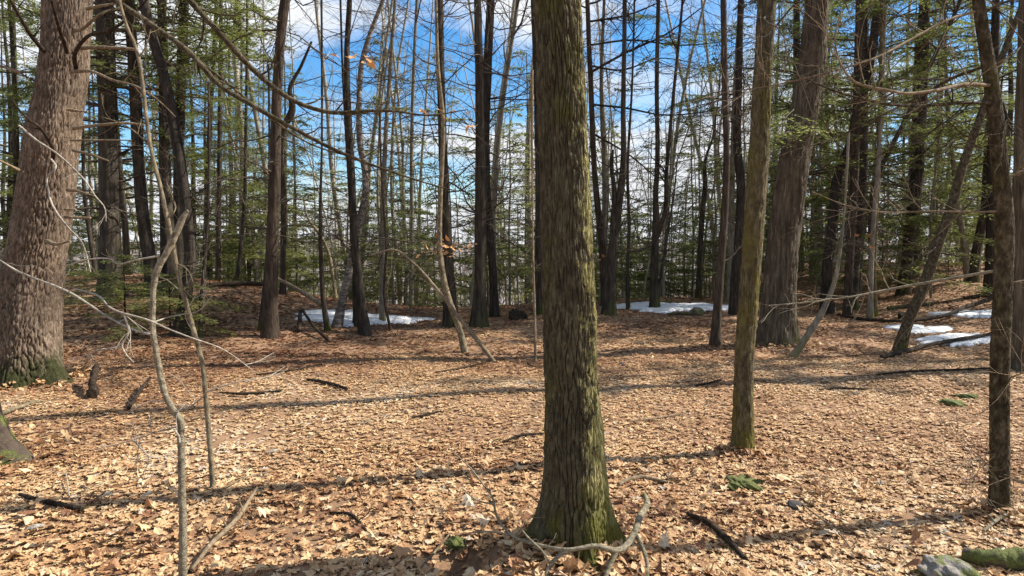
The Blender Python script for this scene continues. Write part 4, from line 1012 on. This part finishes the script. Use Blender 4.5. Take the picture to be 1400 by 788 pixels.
# ------------------------------------------------------------------ stones, moss, logs, sticks
def lump(name, label, cat, px, py, w, sq, mat, seed=1, sub=4, rough=0.25, sink=0.35, wy=1.0, Y=None):
    import bmesh
    b = hit(px, py); r = w / 2 * b[1] / FPX
    bm = bmesh.new(); bmesh.ops.create_icosphere(bm, subdivisions=sub, radius=1)
    v = np.array([q.co[:] for q in bm.verts])
    n = 0
    for k, s_ in enumerate((1.3, 3.1, 8.0)):
        n = n + (vn(v[:, 0] * s_ + v[:, 2] * s_ * .7 + 9, v[:, 1] * s_ - v[:, 2] * s_ * .6 + 9, seed + k) - 0.5) * rough / (1 + k * 1.3)
    v = v * (1 + n * 1.6)[:, None] * [r, r * wy, r * sq]; v[:, 2] += r * sq * (1 - 2 * sink)
    for q, c in zip(bm.verts, v): q.co = c
    for f in bm.faces: f.smooth = True
    me = bpy.data.meshes.new(name); bm.to_mesh(me); bm.free(); me.materials.append(mat)
    o = link(name, me, None, (b[0], b[1], float(ground_z(b[0], b[1]))))
    tag(o, label, cat)
    return o
lump('mossy_boulder', 'small rounded mossy boulder at the edge of the long snow strip', 'boulder', 952, 430, 19, 0.8, M_bstone, 3)
lump('mossy_stone', 'grey stone capped with bright moss beside the mossy log', 'stone', 1297, 792, 80, 0.62, M_rock, 6, 5, 0.4, 0.4)
lump('moss_cushion', 'bright yellow-green moss cushion on leaves near the foot of the straight mossy trunk', 'moss', 1018, 665, 50, 0.34, M_moss, 8, 5, 0.75, 0.42)
lump('moss_cushion', 'small moss mound near the slim flaky trunk, upper of two', 'moss', 1322, 544, 24, 0.36, M_moss, 9, 4, 0.7, 0.4)
lump('moss_cushion', 'small moss mound near the slim flaky trunk, lower of two', 'moss', 1305, 553, 26, 0.32, M_moss, 10, 4, 0.7, 0.4)
lump('moss_tuft', 'dark green moss tuft on the rim of the hollow in the leaves', 'moss', 622, 746, 24, 0.55, M_moss, 12, 4, 0.9, 0.45)
lump('dark_stone', 'small dark stone lying alone on pale sunlit leaves', 'stone', 1088, 694, 24, 0.5, M_dstone, 13, 3, 0.3)
lump('dark_stone', 'tiny dark stone on leaves beyond the nearest furrowed trunk', 'stone', 850, 500, 9, 0.7, M_dstone, 15, 2, 0.3)
lump('stump', 'dark rotten stump hump behind the close dark pair of trunks', 'stump', 709, 437, 28, 0.8, M_rot, 16, 4, 0.5)
lump('rotten_stump', 'low dark rotten stump beside the leaning brown trunk', 'stump', 1237, 436, 20, 0.7, M_rot, 17, 3, 0.4)

def gtube(name, label, cat, pts, mat, group=None, sides=8, twig=0, twl=0.3, seed=1, lift=0.6, rough=0.14):
    """a stick or log on the ground through photo pixels (px, py, width, height above the ground as a share of its width)"""
    P = []
    for p in pts:
        b = hit(p[0], p[1]); r = 0.85 * p[2] / 2 * b[1] / FPX
        P.append([b[0], b[1], float(ground_z(b[0], b[1])) + r * lift + 0.017 + (p[3] if len(p) > 3 else 0), r])
    P = np.array(P); o0 = P[0, :3].copy(); P[:, :3] -= o0
    S = spline(P, len(P) * 7)
    mb = MB(); tube(mb, S[:, :3], S[:, 3], sides, rough, seed, cap=True)
    r_ = np.random.default_rng(seed)
    for q in range(twig):
        k = r_.integers(3, len(S) - 3); d = S[k + 1, :3] - S[k, :3]; d /= np.linalg.norm(d)
        sd = np.cross(d, [0, 0, 1]) * r_.choice([-1, 1]) + np.array([0, 0, r_.uniform(0, .5)])
        p, rr = wig(S[k, :3], d + sd, twl * r_.uniform(.4, 1), 6, .15, 0, max(S[k, 3] * .5, .003), .0015, r_)
        tube(mb, p, rr, 4)
    o = link(name, mb.mesh(name, mat), None, o0)
    return tag(o, label, cat, group)
G = gtube
G('mossy_log', 'thick mossy rotting log in the near corner beside the capped stone', 'log', [(1318, 768, 22), (1345, 776, 30), (1375, 778, 36), (1420, 782, 42), (1470, 790, 44)], M_mlog, sides=16, lift=0.5, rough=0.2)
G('fallen_stick', 'dark rotten stick lying on sunny leaves below the edge root', 'stick', [(27, 681, 6), (55, 690, 8), (85, 697, 9), (113, 703, 8)], M_rot, seed=3)
G('fallen_stick', 'lichen-crusted pale stick behind the edge root', 'stick', [(-10, 576, 7), (10, 567, 8), (30, 560, 7), (53, 552, 5)], M_lich, seed=4, twig=2)
bb = at(843, 752, 3.02)
brr = thing('dead_branch', 'bleached forked branch lying against the foot of the nearest furrowed trunk', 'branch', bb)
for q, (pts, nm) in enumerate([
    ([(612, 612, 1.6, 3.5), (643, 640, 2.2, 3.42), (660, 662, 2.8, 3.36), (674, 682, 3.2, 3.3), (678, 704, 3.6, 3.25), (700, 732, 4.5, 3.16), (740, 746, 5.5, 3.06), (776, 752, 6.5, 2.99), (814, 747, 8, 3.0), (843, 753, 10, 3.03), (868, 727, 10, 3.2), (874, 708, 10, 3.35), (885, 686, 9, 3.55), (881, 676, 7, 3.65)], 'stem'),
    ([(843, 753, 9, 3.03), (834, 772, 9, 3.0), (824, 800, 8, 2.95)], 'prong'), ([(778, 752, 7, 2.99), (762, 762, 7, 2.99), (750, 778, 6.5, 2.97), (740, 800, 6, 2.94)], 'prong'),
    ([(868, 728, 7, 3.2), (878, 748, 7, 3.14), (884, 766, 6.5, 3.08), (885, 800, 6, 3.0)], 'prong'), ([(700, 732, 3.5, 3.16), (670, 727, 3, 3.22), (640, 729, 2, 3.3)], 'prong'), ([(675, 690, 3, 3.28), (650, 683, 2.4, 3.35), (632, 668, 1.6, 3.4)], 'prong'),
    ([(752, 768, 3, 2.97), (738, 750, 3.2, 3.0), (722, 735, 3, 3.02), (714, 725, 2, 3.03)], 'prong')]):
    branch(brr, bb, pts, M_pale, nm, 8, 2 if q in (0, 3) else 0, 0.15, 700 + q, thin=0.9)
G('root', 'curved brown root surfacing from leaves near the furrowed trunk', 'root', [(846, 668, 6), (860, 661, 7), (878, 658, 7), (906, 663, 5), (920, 665, 3)], M_dead, seed=9)
G('fallen_stick', 'dark bark strip slanting in the leaves below the moss cushion', 'stick', [(940, 708, 8), (968, 722, 10), (990, 742, 11), (1018, 770, 7)], M_rot, seed=10)
G('leaning_stick', 'slanting dead stick propped across the dark trunk and its leaning stem', 'stick', [(676, 496, 6), (674, 494, 6)], M_dead, seed=11)
b_st = hit(676, 496)
o = bpy.data.objects[[q.name for q in bpy.data.objects if q.name.startswith('leaning_stick')][0]]
mbs = MB(); Pq = np.array([[*(at(a, b, b_st[1] + dd) - b_st), w / 2 * b_st[1] / FPX] for a, b, w, dd in [(677, 497, 6, 0), (650, 462, 6, .1), (624, 430, 5.5, .2), (594, 392, 5, .3), (567, 362, 4, .4), (540, 342, 3, .5), (505, 350, 1.5, .5)]])
Sq = spline(Pq, 40); tube(mbs, Sq[:, :3], Sq[:, 3], 7, .1, 2, cap=True)
for q in range(14):
    k = rng.integers(14, 38); p, rr = wig(Sq[k, :3], (Sq[k + 1, :3] - Sq[k, :3]) * 8 + rng.normal(0, .5, 3) + [0, 0, -.2], rng.uniform(.3, .9), 6, .14, -.02, .006, .0015); tube(mbs, p, rr, 3)
o.data = mbs.mesh('leaning_stick', M_dead); o.location = b_st
G('fallen_branch', 'long dark rotten branch lying from the leaning brown trunk to the flaky tree', 'branch', [(1205, 492, 7), (1240, 483, 8), (1278, 476, 7, .03), (1320, 470, 6, .05), (1358, 464, 5, .06)], M_rot, seed=12, twig=7, twl=.4)
G('fallen_branch', 'bowed dark branch lying above the snow patches', 'branch', [(1145, 433, 4), (1190, 440, 5), (1230, 442, 6), (1280, 440, 6, .05), (1320, 431, 7, .12), (1356, 424, 8, .2)], M_rot, seed=13, twig=5, twl=.4)
G('fallen_stick', 'thin dark stick below the snow patches, ending at the flaky tree', 'stick', [(1198, 515, 2.5), (1240, 511, 3.5), (1300, 509, 4), (1353, 506, 3)], M_rot, seed=14, twig=3)
G('fallen_log', 'sunlit fallen log sloping off the knoll toward the snow', 'log', [(378, 403, 6, .3), (400, 408, 6, .2), (425, 416, 6.5, .08), (440, 421, 6)], M_dead, seed=15, lift=1)
G('fallen_log', 'dark fallen log lying along the knoll crest behind the straight brown trunk', 'log', [(288, 404, 7, .15), (330, 402, 8, .15), (362, 402, 7, .15)], M_rot, seed=16, lift=1)
G('fallen_log', 'mossy log on the raised ground behind the rotten stump', 'log', [(1213, 424, 5), (1240, 421, 6), (1276, 418, 5)], M_mlog, seed=17)
G('fallen_log', 'short dark log under the near-black trunk on the raised ground', 'log', [(1318, 410, 5), (1338, 408, 7), (1354, 406, 7)], M_rot, seed=18)
G('fallen_log', 'mossy thin log in front of the boulder by the snow strip', 'log', [(912, 432, 4), (930, 431, 5), (948, 432, 4)], M_mlog, seed=19)
G('broken_stub', 'short upright dark stub standing in leaves beside the massive pine', 'stump', [(127, 546, 15), (127, 542, 12, .05), (128, 536, 10, .1), (131, 530, 11, .14), (134, 526, 5, .2)], M_rot, seed=20, sides=14, rough=0.5)
G('broken_stub', 'snapped grey stub with slanting sticks at the foot of the knoll', 'stump', [(409, 456, 7), (410, 450, 7, .12), (411, 444, 6, .2)], M_rot, seed=21)
STK = [('dark broken stick in the shade beside the broken sapling', [(176, 563, 5), (190, 548, 6, .05), (206, 532, 4, .1)], M_rot),
       ('dark stick lying in shade midway to the straight brown trunk', [(420, 522, 4), (446, 527, 6), (474, 535, 5)], M_rot),
       ('dark stick on sunny leaves midway across the clearing', [(563, 575, 4), (580, 572, 5), (598, 567, 3)], M_rot),
       ('slanting stick fallen against the snapped grey stub', [(448, 468, 5), (430, 458, 5, .1), (414, 446, 5, .25)], M_rot),
       ('twiggy dark stick above the shaded leaves of the knoll foot', [(350, 515, 2.5), (390, 511, 3.5), (440, 500, 2)], M_rot),
       ('crooked thin stick in leaves halfway to the broken sapling', [(450, 706, 3), (475, 708, 5), (490, 718, 5), (502, 734, 4)], M_rot),
       ('pale thin stick in front of the lichened sapling', [(297, 678, 3), (330, 660, 3.4), (372, 648, 2.4)], M_dead),
       ('slanting brown bark strip near the frame foot by the broken sapling', [(262, 786, 6), (290, 760, 8, .04), (318, 735, 8, .05), (352, 690, 5, .08)], M_dead),
       ('thin twig crossing leaves below the dark stone', [(1093, 692, 2.5), (1120, 718, 3, .02), (1145, 738, 3, .02), (1168, 762, 2)], M_dead),
       ('short pale stick before the foot of the flaky tree', [(1345, 732, 4), (1362, 722, 6, .02), (1380, 714, 5, .03)], M_pale),
       ('dark stick lying left of the furrowed trunk on bright leaves', [(690, 608, 4), (712, 600, 5), (742, 597, 4)], M_rot),
       ('thin dark stick behind the moss cushion', [(1120, 536, 3), (1150, 534, 4), (1185, 535, 3)], M_rot),
       ('grey stick on the leaves past the reddish trunk', [(858, 580, 2.4), (900, 575, 3), (938, 568, 2.4)], M_dead),
       ('dark stick among leaves behind the straight mossy trunk', [(950, 530, 3), (970, 527, 4), (986, 522, 3)], M_rot),
       ('dark brushy stick below the blackish bent trunk', [(300, 540, 3), (340, 542, 5), (385, 538, 4)], M_rot),
       ('thin stick under the slanted propped one', [(596, 512, 2.5), (630, 506, 3), (664, 498, 2.4)], M_rot),
       ('upright whitish twig poking from leaves near the edge root', [(95, 686, 2), (93, 672, 2, .02), (90, 655, 1.2, .04)], M_white),
       ('dark twig left of the hollow in the leaves', [(575, 788, 3, .02), (594, 772, 4, .04), (616, 752, 3, .06)], M_dead)]
for q, (lb, pts, mt) in enumerate(STK):
    G('fallen_stick', lb, 'stick', pts, mt, 'sticks fallen on the leaves', seed=500 + q, twig=2, twl=.18)

# bark flake and scrap
for (nm, lb, px, py, w, mt, s_) in (('bark_flake', 'pale grey bark flake lying on leaves below the dark rotten stick', 47, 733, 26, M_white, 1), ('bark_flake', 'small whitish flake on sunny leaves beyond the lichened sapling', 373, 626, 17, M_white, 2)):
    b = hit(px, py); r = w / 2 * b[1] / FPX; th = np.arange(14) * 2 * math.pi / 14
    rr = r * (0.8 + 0.4 * vn(th * 2, th * 0 + s_, 4))
    top = np.column_stack([np.cos(th) * rr, np.sin(th) * rr * 0.42, 0.03 + 0.3 * np.cos(th) * r * 0.3])
    rot = np.array([[math.cos(.5), -math.sin(.5), 0], [math.sin(.5), math.cos(.5), 0], [0, 0, 1]]); top = top @ rot.T
    bot = top - [0, 0, 0.006]
    v = np.vstack([top, bot, [[0, 0, 0.045]], [[0, 0, 0.03]]]); a = np.arange(14); c = (a + 1) % 14
    mb = MB(); mb.v.append(v); mb.a.append(np.zeros(len(v))); mb.n = len(v)
    mb.f += [np.stack([a, c, np.full(14, 28)], 1), np.stack([c + 14, a + 14, np.full(14, 29)], 1), np.stack([a, a + 14, c + 14, c], 1)]
    tag(link(nm, mb.mesh(nm, mt), None, (b[0], b[1], float(ground_z(b[0], b[1])) + 0.02)), lb, 'bark flake')

# ------------------------------------------------------------------ leaves
OAK = [(0, .012), (.10, .02), (.18, .13), (.27, .07), (.40, .26), (.50, .11), (.62, .28), (.72, .12), (.82, .17), (.90, .07), (1.0, .0)]
MAP = [(0, .012), (.12, .02), (.16, .26), (.26, .2), (.36, .42), (.46, .18), (.62, .3), (.68, .14), (.82, .12), (1.0, .0)]
BEE = [(0, .01), (.12, .08), (.3, .2), (.5, .24), (.7, .18), (.88, .07), (1.0, 0)]
MID2 = [(0, .02), (.28, .2), (.66, .19), (1.0, .0)]
MID = [(0, .02), (.3, .26), (.48, .12), (.66, .27), (1.0, .0)]
FAR = [(0, .03), (.45, .3), (1.0, .0)]

def leaf_tpl(o):
    """spine and both margins; columns t, w, side"""
    n = len(o); t = np.array([q[0] for q in o]); w = np.array([q[1] for q in o])
    V = np.concatenate([np.column_stack([t, 0 * t]), np.column_stack([t, w]), np.column_stack([t, -w])])
    f = []
    for k in range(n - 1):
        f += [[k, k + 1, n + k + 1], [k, n + k + 1, n + k], [k, 2 * n + k + 1, k + 1], [k, 2 * n + k, 2 * n + k + 1]]
    keep = []
    for q in f:
        a, b, c = V[q]
        if abs((b[0] - a[0]) * (c[1] - a[1]) - (b[1] - a[1]) * (c[0] - a[0])) > 1e-6: keep.append(q)
    return V, np.array(keep)

def leaf_verts(V, m, size, rs, curl=0.16, fold=0.2, tilt=0.28):
    t = V[None, :, 0] - 0.5; w = V[None, :, 1]
    c1 = rs.normal(0.3, 1, (m, 1)) * curl; c2 = rs.normal(0.3, 1, (m, 1)) * fold; c3 = rs.normal(0, 1, (m, 1)) * 0.25; c4 = rs.normal(0, 1, (m, 1)) * 0.5
    z = c1 * 4 * t * t - c1 * .4 + c2 * np.abs(w) + c3 * w * t * 2 + c4 * w * w * 2
    z = z + 0.05 * np.sin(t * 19 + c1 * 40) * (np.abs(w) > 0.03)
    P = np.stack([np.repeat(t, m, 0), np.repeat(w, m, 0), z], -1) * size[:, None, None]
    a = rs.uniform(0, 2 * math.pi, m); ux = rs.normal(0, tilt, m); uy = rs.normal(0, tilt, m)
    ca, sa = np.cos(a), np.sin(a)
    x = P[:, :, 0] * ca[:, None] - P[:, :, 1] * sa[:, None]; y = P[:, :, 0] * sa[:, None] + P[:, :, 1] * ca[:, None]
    zz = P[:, :, 2] + x * ux[:, None] + y * uy[:, None]
    return np.stack([x, y, zz], -1)

rl = np.random.default_rng(2024)
lit = MB()
def strew(n, y0, y1, tpl, s0, s1, lo=-420, hi=1820, lift=0.035, tilt=0.3, curl=.16):
    y = np.sqrt(rl.uniform(y0 * y0, y1 * y1, n)); x = (rl.uniform(lo, hi, n) - 700) / FPX * y
    ok = np.ones(n, bool)
    for s_ in SN: ok &= ~(in_poly(x, y, s_) & (rl.random(n) > 0.28))
    ok &= ~((np.hypot((x + 0.25) / .2, (y - 3.22) / .15) < 1) & (rl.random(n) > 0.25))
    ok &= rl.random(n) < np.clip(0.85 + 2.2 * fbm(x * 1.7 + 9, y * 1.7, 91, 3), 0.35, 1)     # thin places where the matted floor shows
    x, y = x[ok], y[ok]; m = len(x)
    V_, f = leaf_tpl(tpl)
    size = rl.uniform(s0, s1, m)
    P = leaf_verts(V_, m, size, rl, tilt=tilt, curl=curl)
    u = rl.random(m)
    base = np.stack([x, y, ground_z(x, y) + 0.004 + lift * u], -1)
    P = P + base[:, None, :]
    pz = ground_z(P[:, :, 0].ravel(), P[:, :, 1].ravel()).reshape(m, -1) if n < 20000 else None
    if pz is not None: P[:, :, 2] = np.maximum(P[:, :, 2], pz + 0.003 + 0.01 * u[:, None])
    # patches of paler and darker leaves lie about, each leaf with its own colour
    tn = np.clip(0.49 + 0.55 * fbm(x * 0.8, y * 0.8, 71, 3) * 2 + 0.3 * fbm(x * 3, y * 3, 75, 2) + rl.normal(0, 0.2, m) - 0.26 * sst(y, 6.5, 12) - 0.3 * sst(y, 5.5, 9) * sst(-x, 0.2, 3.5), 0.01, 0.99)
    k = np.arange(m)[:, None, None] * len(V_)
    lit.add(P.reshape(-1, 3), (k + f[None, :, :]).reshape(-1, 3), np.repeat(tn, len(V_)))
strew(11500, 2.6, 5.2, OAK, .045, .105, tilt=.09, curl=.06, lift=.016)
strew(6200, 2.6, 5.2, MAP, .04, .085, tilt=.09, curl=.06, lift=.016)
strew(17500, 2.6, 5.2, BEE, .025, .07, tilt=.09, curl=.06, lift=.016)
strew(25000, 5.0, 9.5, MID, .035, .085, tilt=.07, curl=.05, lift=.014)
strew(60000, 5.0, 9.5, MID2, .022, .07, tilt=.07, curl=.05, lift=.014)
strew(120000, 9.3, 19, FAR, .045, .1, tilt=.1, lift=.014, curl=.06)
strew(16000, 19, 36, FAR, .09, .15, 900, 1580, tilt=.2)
# leaves banked against the feet of the near trunks
for (bq, r0, r1, n) in ((b_big, .16, .6, 700), (b_m2, .08, .3, 260), (b_fl, .07, .3, 200), (b_pine, .5, 1.1, 500), (b_ash, .4, .9, 400), (b_ed, .4, .9, 200)):
    a = rl.uniform(0, 6.28, n); r = r0 + (r1 - r0) * rl.random(n) ** 1.6
    x = bq[0] + np.cos(a) * r; y = bq[1] + np.sin(a) * r
    V_, f = leaf_tpl(BEE if n % 400 else OAK); P = leaf_verts(V_, n, rl.uniform(.05, .1, n), rl, tilt=.3)
    zz_ = ground_z(x, y) + .01 + 0.07 * rl.random(n) * (1 - (r - r0) / (r1 - r0)) ** 1.5
    P = P + np.stack([x, y, zz_], -1)[:, None, :]; k = np.arange(n)[:, None, None] * len(V_)
    lit.add(P.reshape(-1, 3), (k + f[None]).reshape(-1, 3), np.repeat(np.clip(rl.normal(.4, .25, n), .01, .99), len(V_)))
litter = link('leaf_litter', lit.mesh('leaf_litter', M_litter, smooth=False, attr=True), ground)
litter['kind'] = 'stuff'

# broken twigs all through the litter, too many and too small to pick apart
tw = MB(); m = 2600
y = np.sqrt(rl.uniform(2.7 ** 2, 13 ** 2, m)); x = (rl.uniform(-150, 1550, m) - 700) / FPX * y
ln = rl.uniform(.04, .16, m) * (1 + 1.5 * (rl.random(m) < .15)); a = rl.uniform(0, 6.28, m); z = ground_z(x, y) + rl.uniform(.015, .04, m)
for q in range(m):
    d = np.array([math.cos(a[q]), math.sin(a[q]), rl.normal(0, .12)]); k = np.array([-d[1], d[0], 0]) * rl.normal(0, .12) * ln[q]
    p = np.array([x[q], y[q], z[q]]); path = np.array([p, p + d * ln[q] * .5 + k, p + d * ln[q]])
    tube(tw, path, np.array([1, .9, .6]) * rl.uniform(.0013, .0035), 3)
two = link('twig_litter', tw.mesh('twig_litter', M_dark), ground); two['kind'] = 'stuff'

# the nearest leaves one by one
meshes = []
for k in range(14):
    V_, f = leaf_tpl((OAK, MAP, OAK, BEE)[k % 4]); P = leaf_verts(V_, 1, np.array([1.0]), rl, tilt=.12, curl=.2)[0]
    mb = MB(); mb.add(P, f); meshes.append(mb.mesh('leaf', M_leaf, smooth=False))
made = 0
while made < 290:
    y = math.sqrt(rl.uniform(2.95 ** 2, 4.7 ** 2)); px = rl.uniform(-20, 1420); x = (px - 700) / FPX * y
    if math.hypot((x - b_big[0]) / .3, (y - b_big[1]) / .25) < 1 or math.hypot((x + .25) / .2, (y - 3.22) / .15) < 1: continue
    o = link('leaf', meshes[made % 14], ground, (x, y, float(ground_z(x, y)) + 0.035 + 0.02 * rl.random()))
    s = rl.uniform(.075, .13); o.scale = (s, s, s); o.rotation_euler = (rl.normal(0, .2), rl.normal(0, .2), rl.uniform(0, 6.28))
    made += 1

# withered leaves still hanging on twigs
def hanging(root, base, spots_, seed, n=7, s=0.09, sp=0.06):
    r_ = np.random.default_rng(seed); V_, f = leaf_tpl(BEE)
    mb = MB()
    for (px, py, d) in spots_:
        P = leaf_verts(V_, n, r_.uniform(.7, 1.2, n) * s, r_, tilt=.5)
        c = at(px, py, d) - base + r_.normal(0, 1, (n, 3)) * [sp * 1.8, sp, sp * .5]
        P = P + c[:, None, :]; k = np.arange(n)[:, None, None] * len(V_)
        mb.add(P.reshape(-1, 3), (k + f[None]).reshape(-1, 3))
    link('withered_leaves', mb.mesh('withered_leaves', M_marc, smooth=False), root)
hanging(edge_root, b_ed, [(484, 78, De + .6), (506, 84, De + .6)], 1, 3, .1, .03)
hanging(edge_root, b_ed, [(630, 158, De + .8), (640, 172, De + .8), (586, 152, De + .7)], 2, 3, .08, .04)
lsap = [q for q in bpy.data.objects if q.name == 'leaning_sapling'][0]; bl = np.array(lsap.location)
hanging(lsap, bl, [(585, 342, bl[1]), (598, 345, bl[1]), (612, 342, bl[1]), (617, 337, bl[1]), (604, 328, bl[1])], 3, 6, .1, .09)
hanging(t2, bf, [(812, 353, bf[1]), (824, 351, bf[1])], 4, 5, .09, .08)
ht = [q for q in bpy.data.objects if q.name.startswith('lichen_tree')][0]; bh = np.array(ht.location)
hanging(ht, bh, [(1184, 338, bh[1]), (1192, 322, bh[1])], 5, 5, .1, .08)
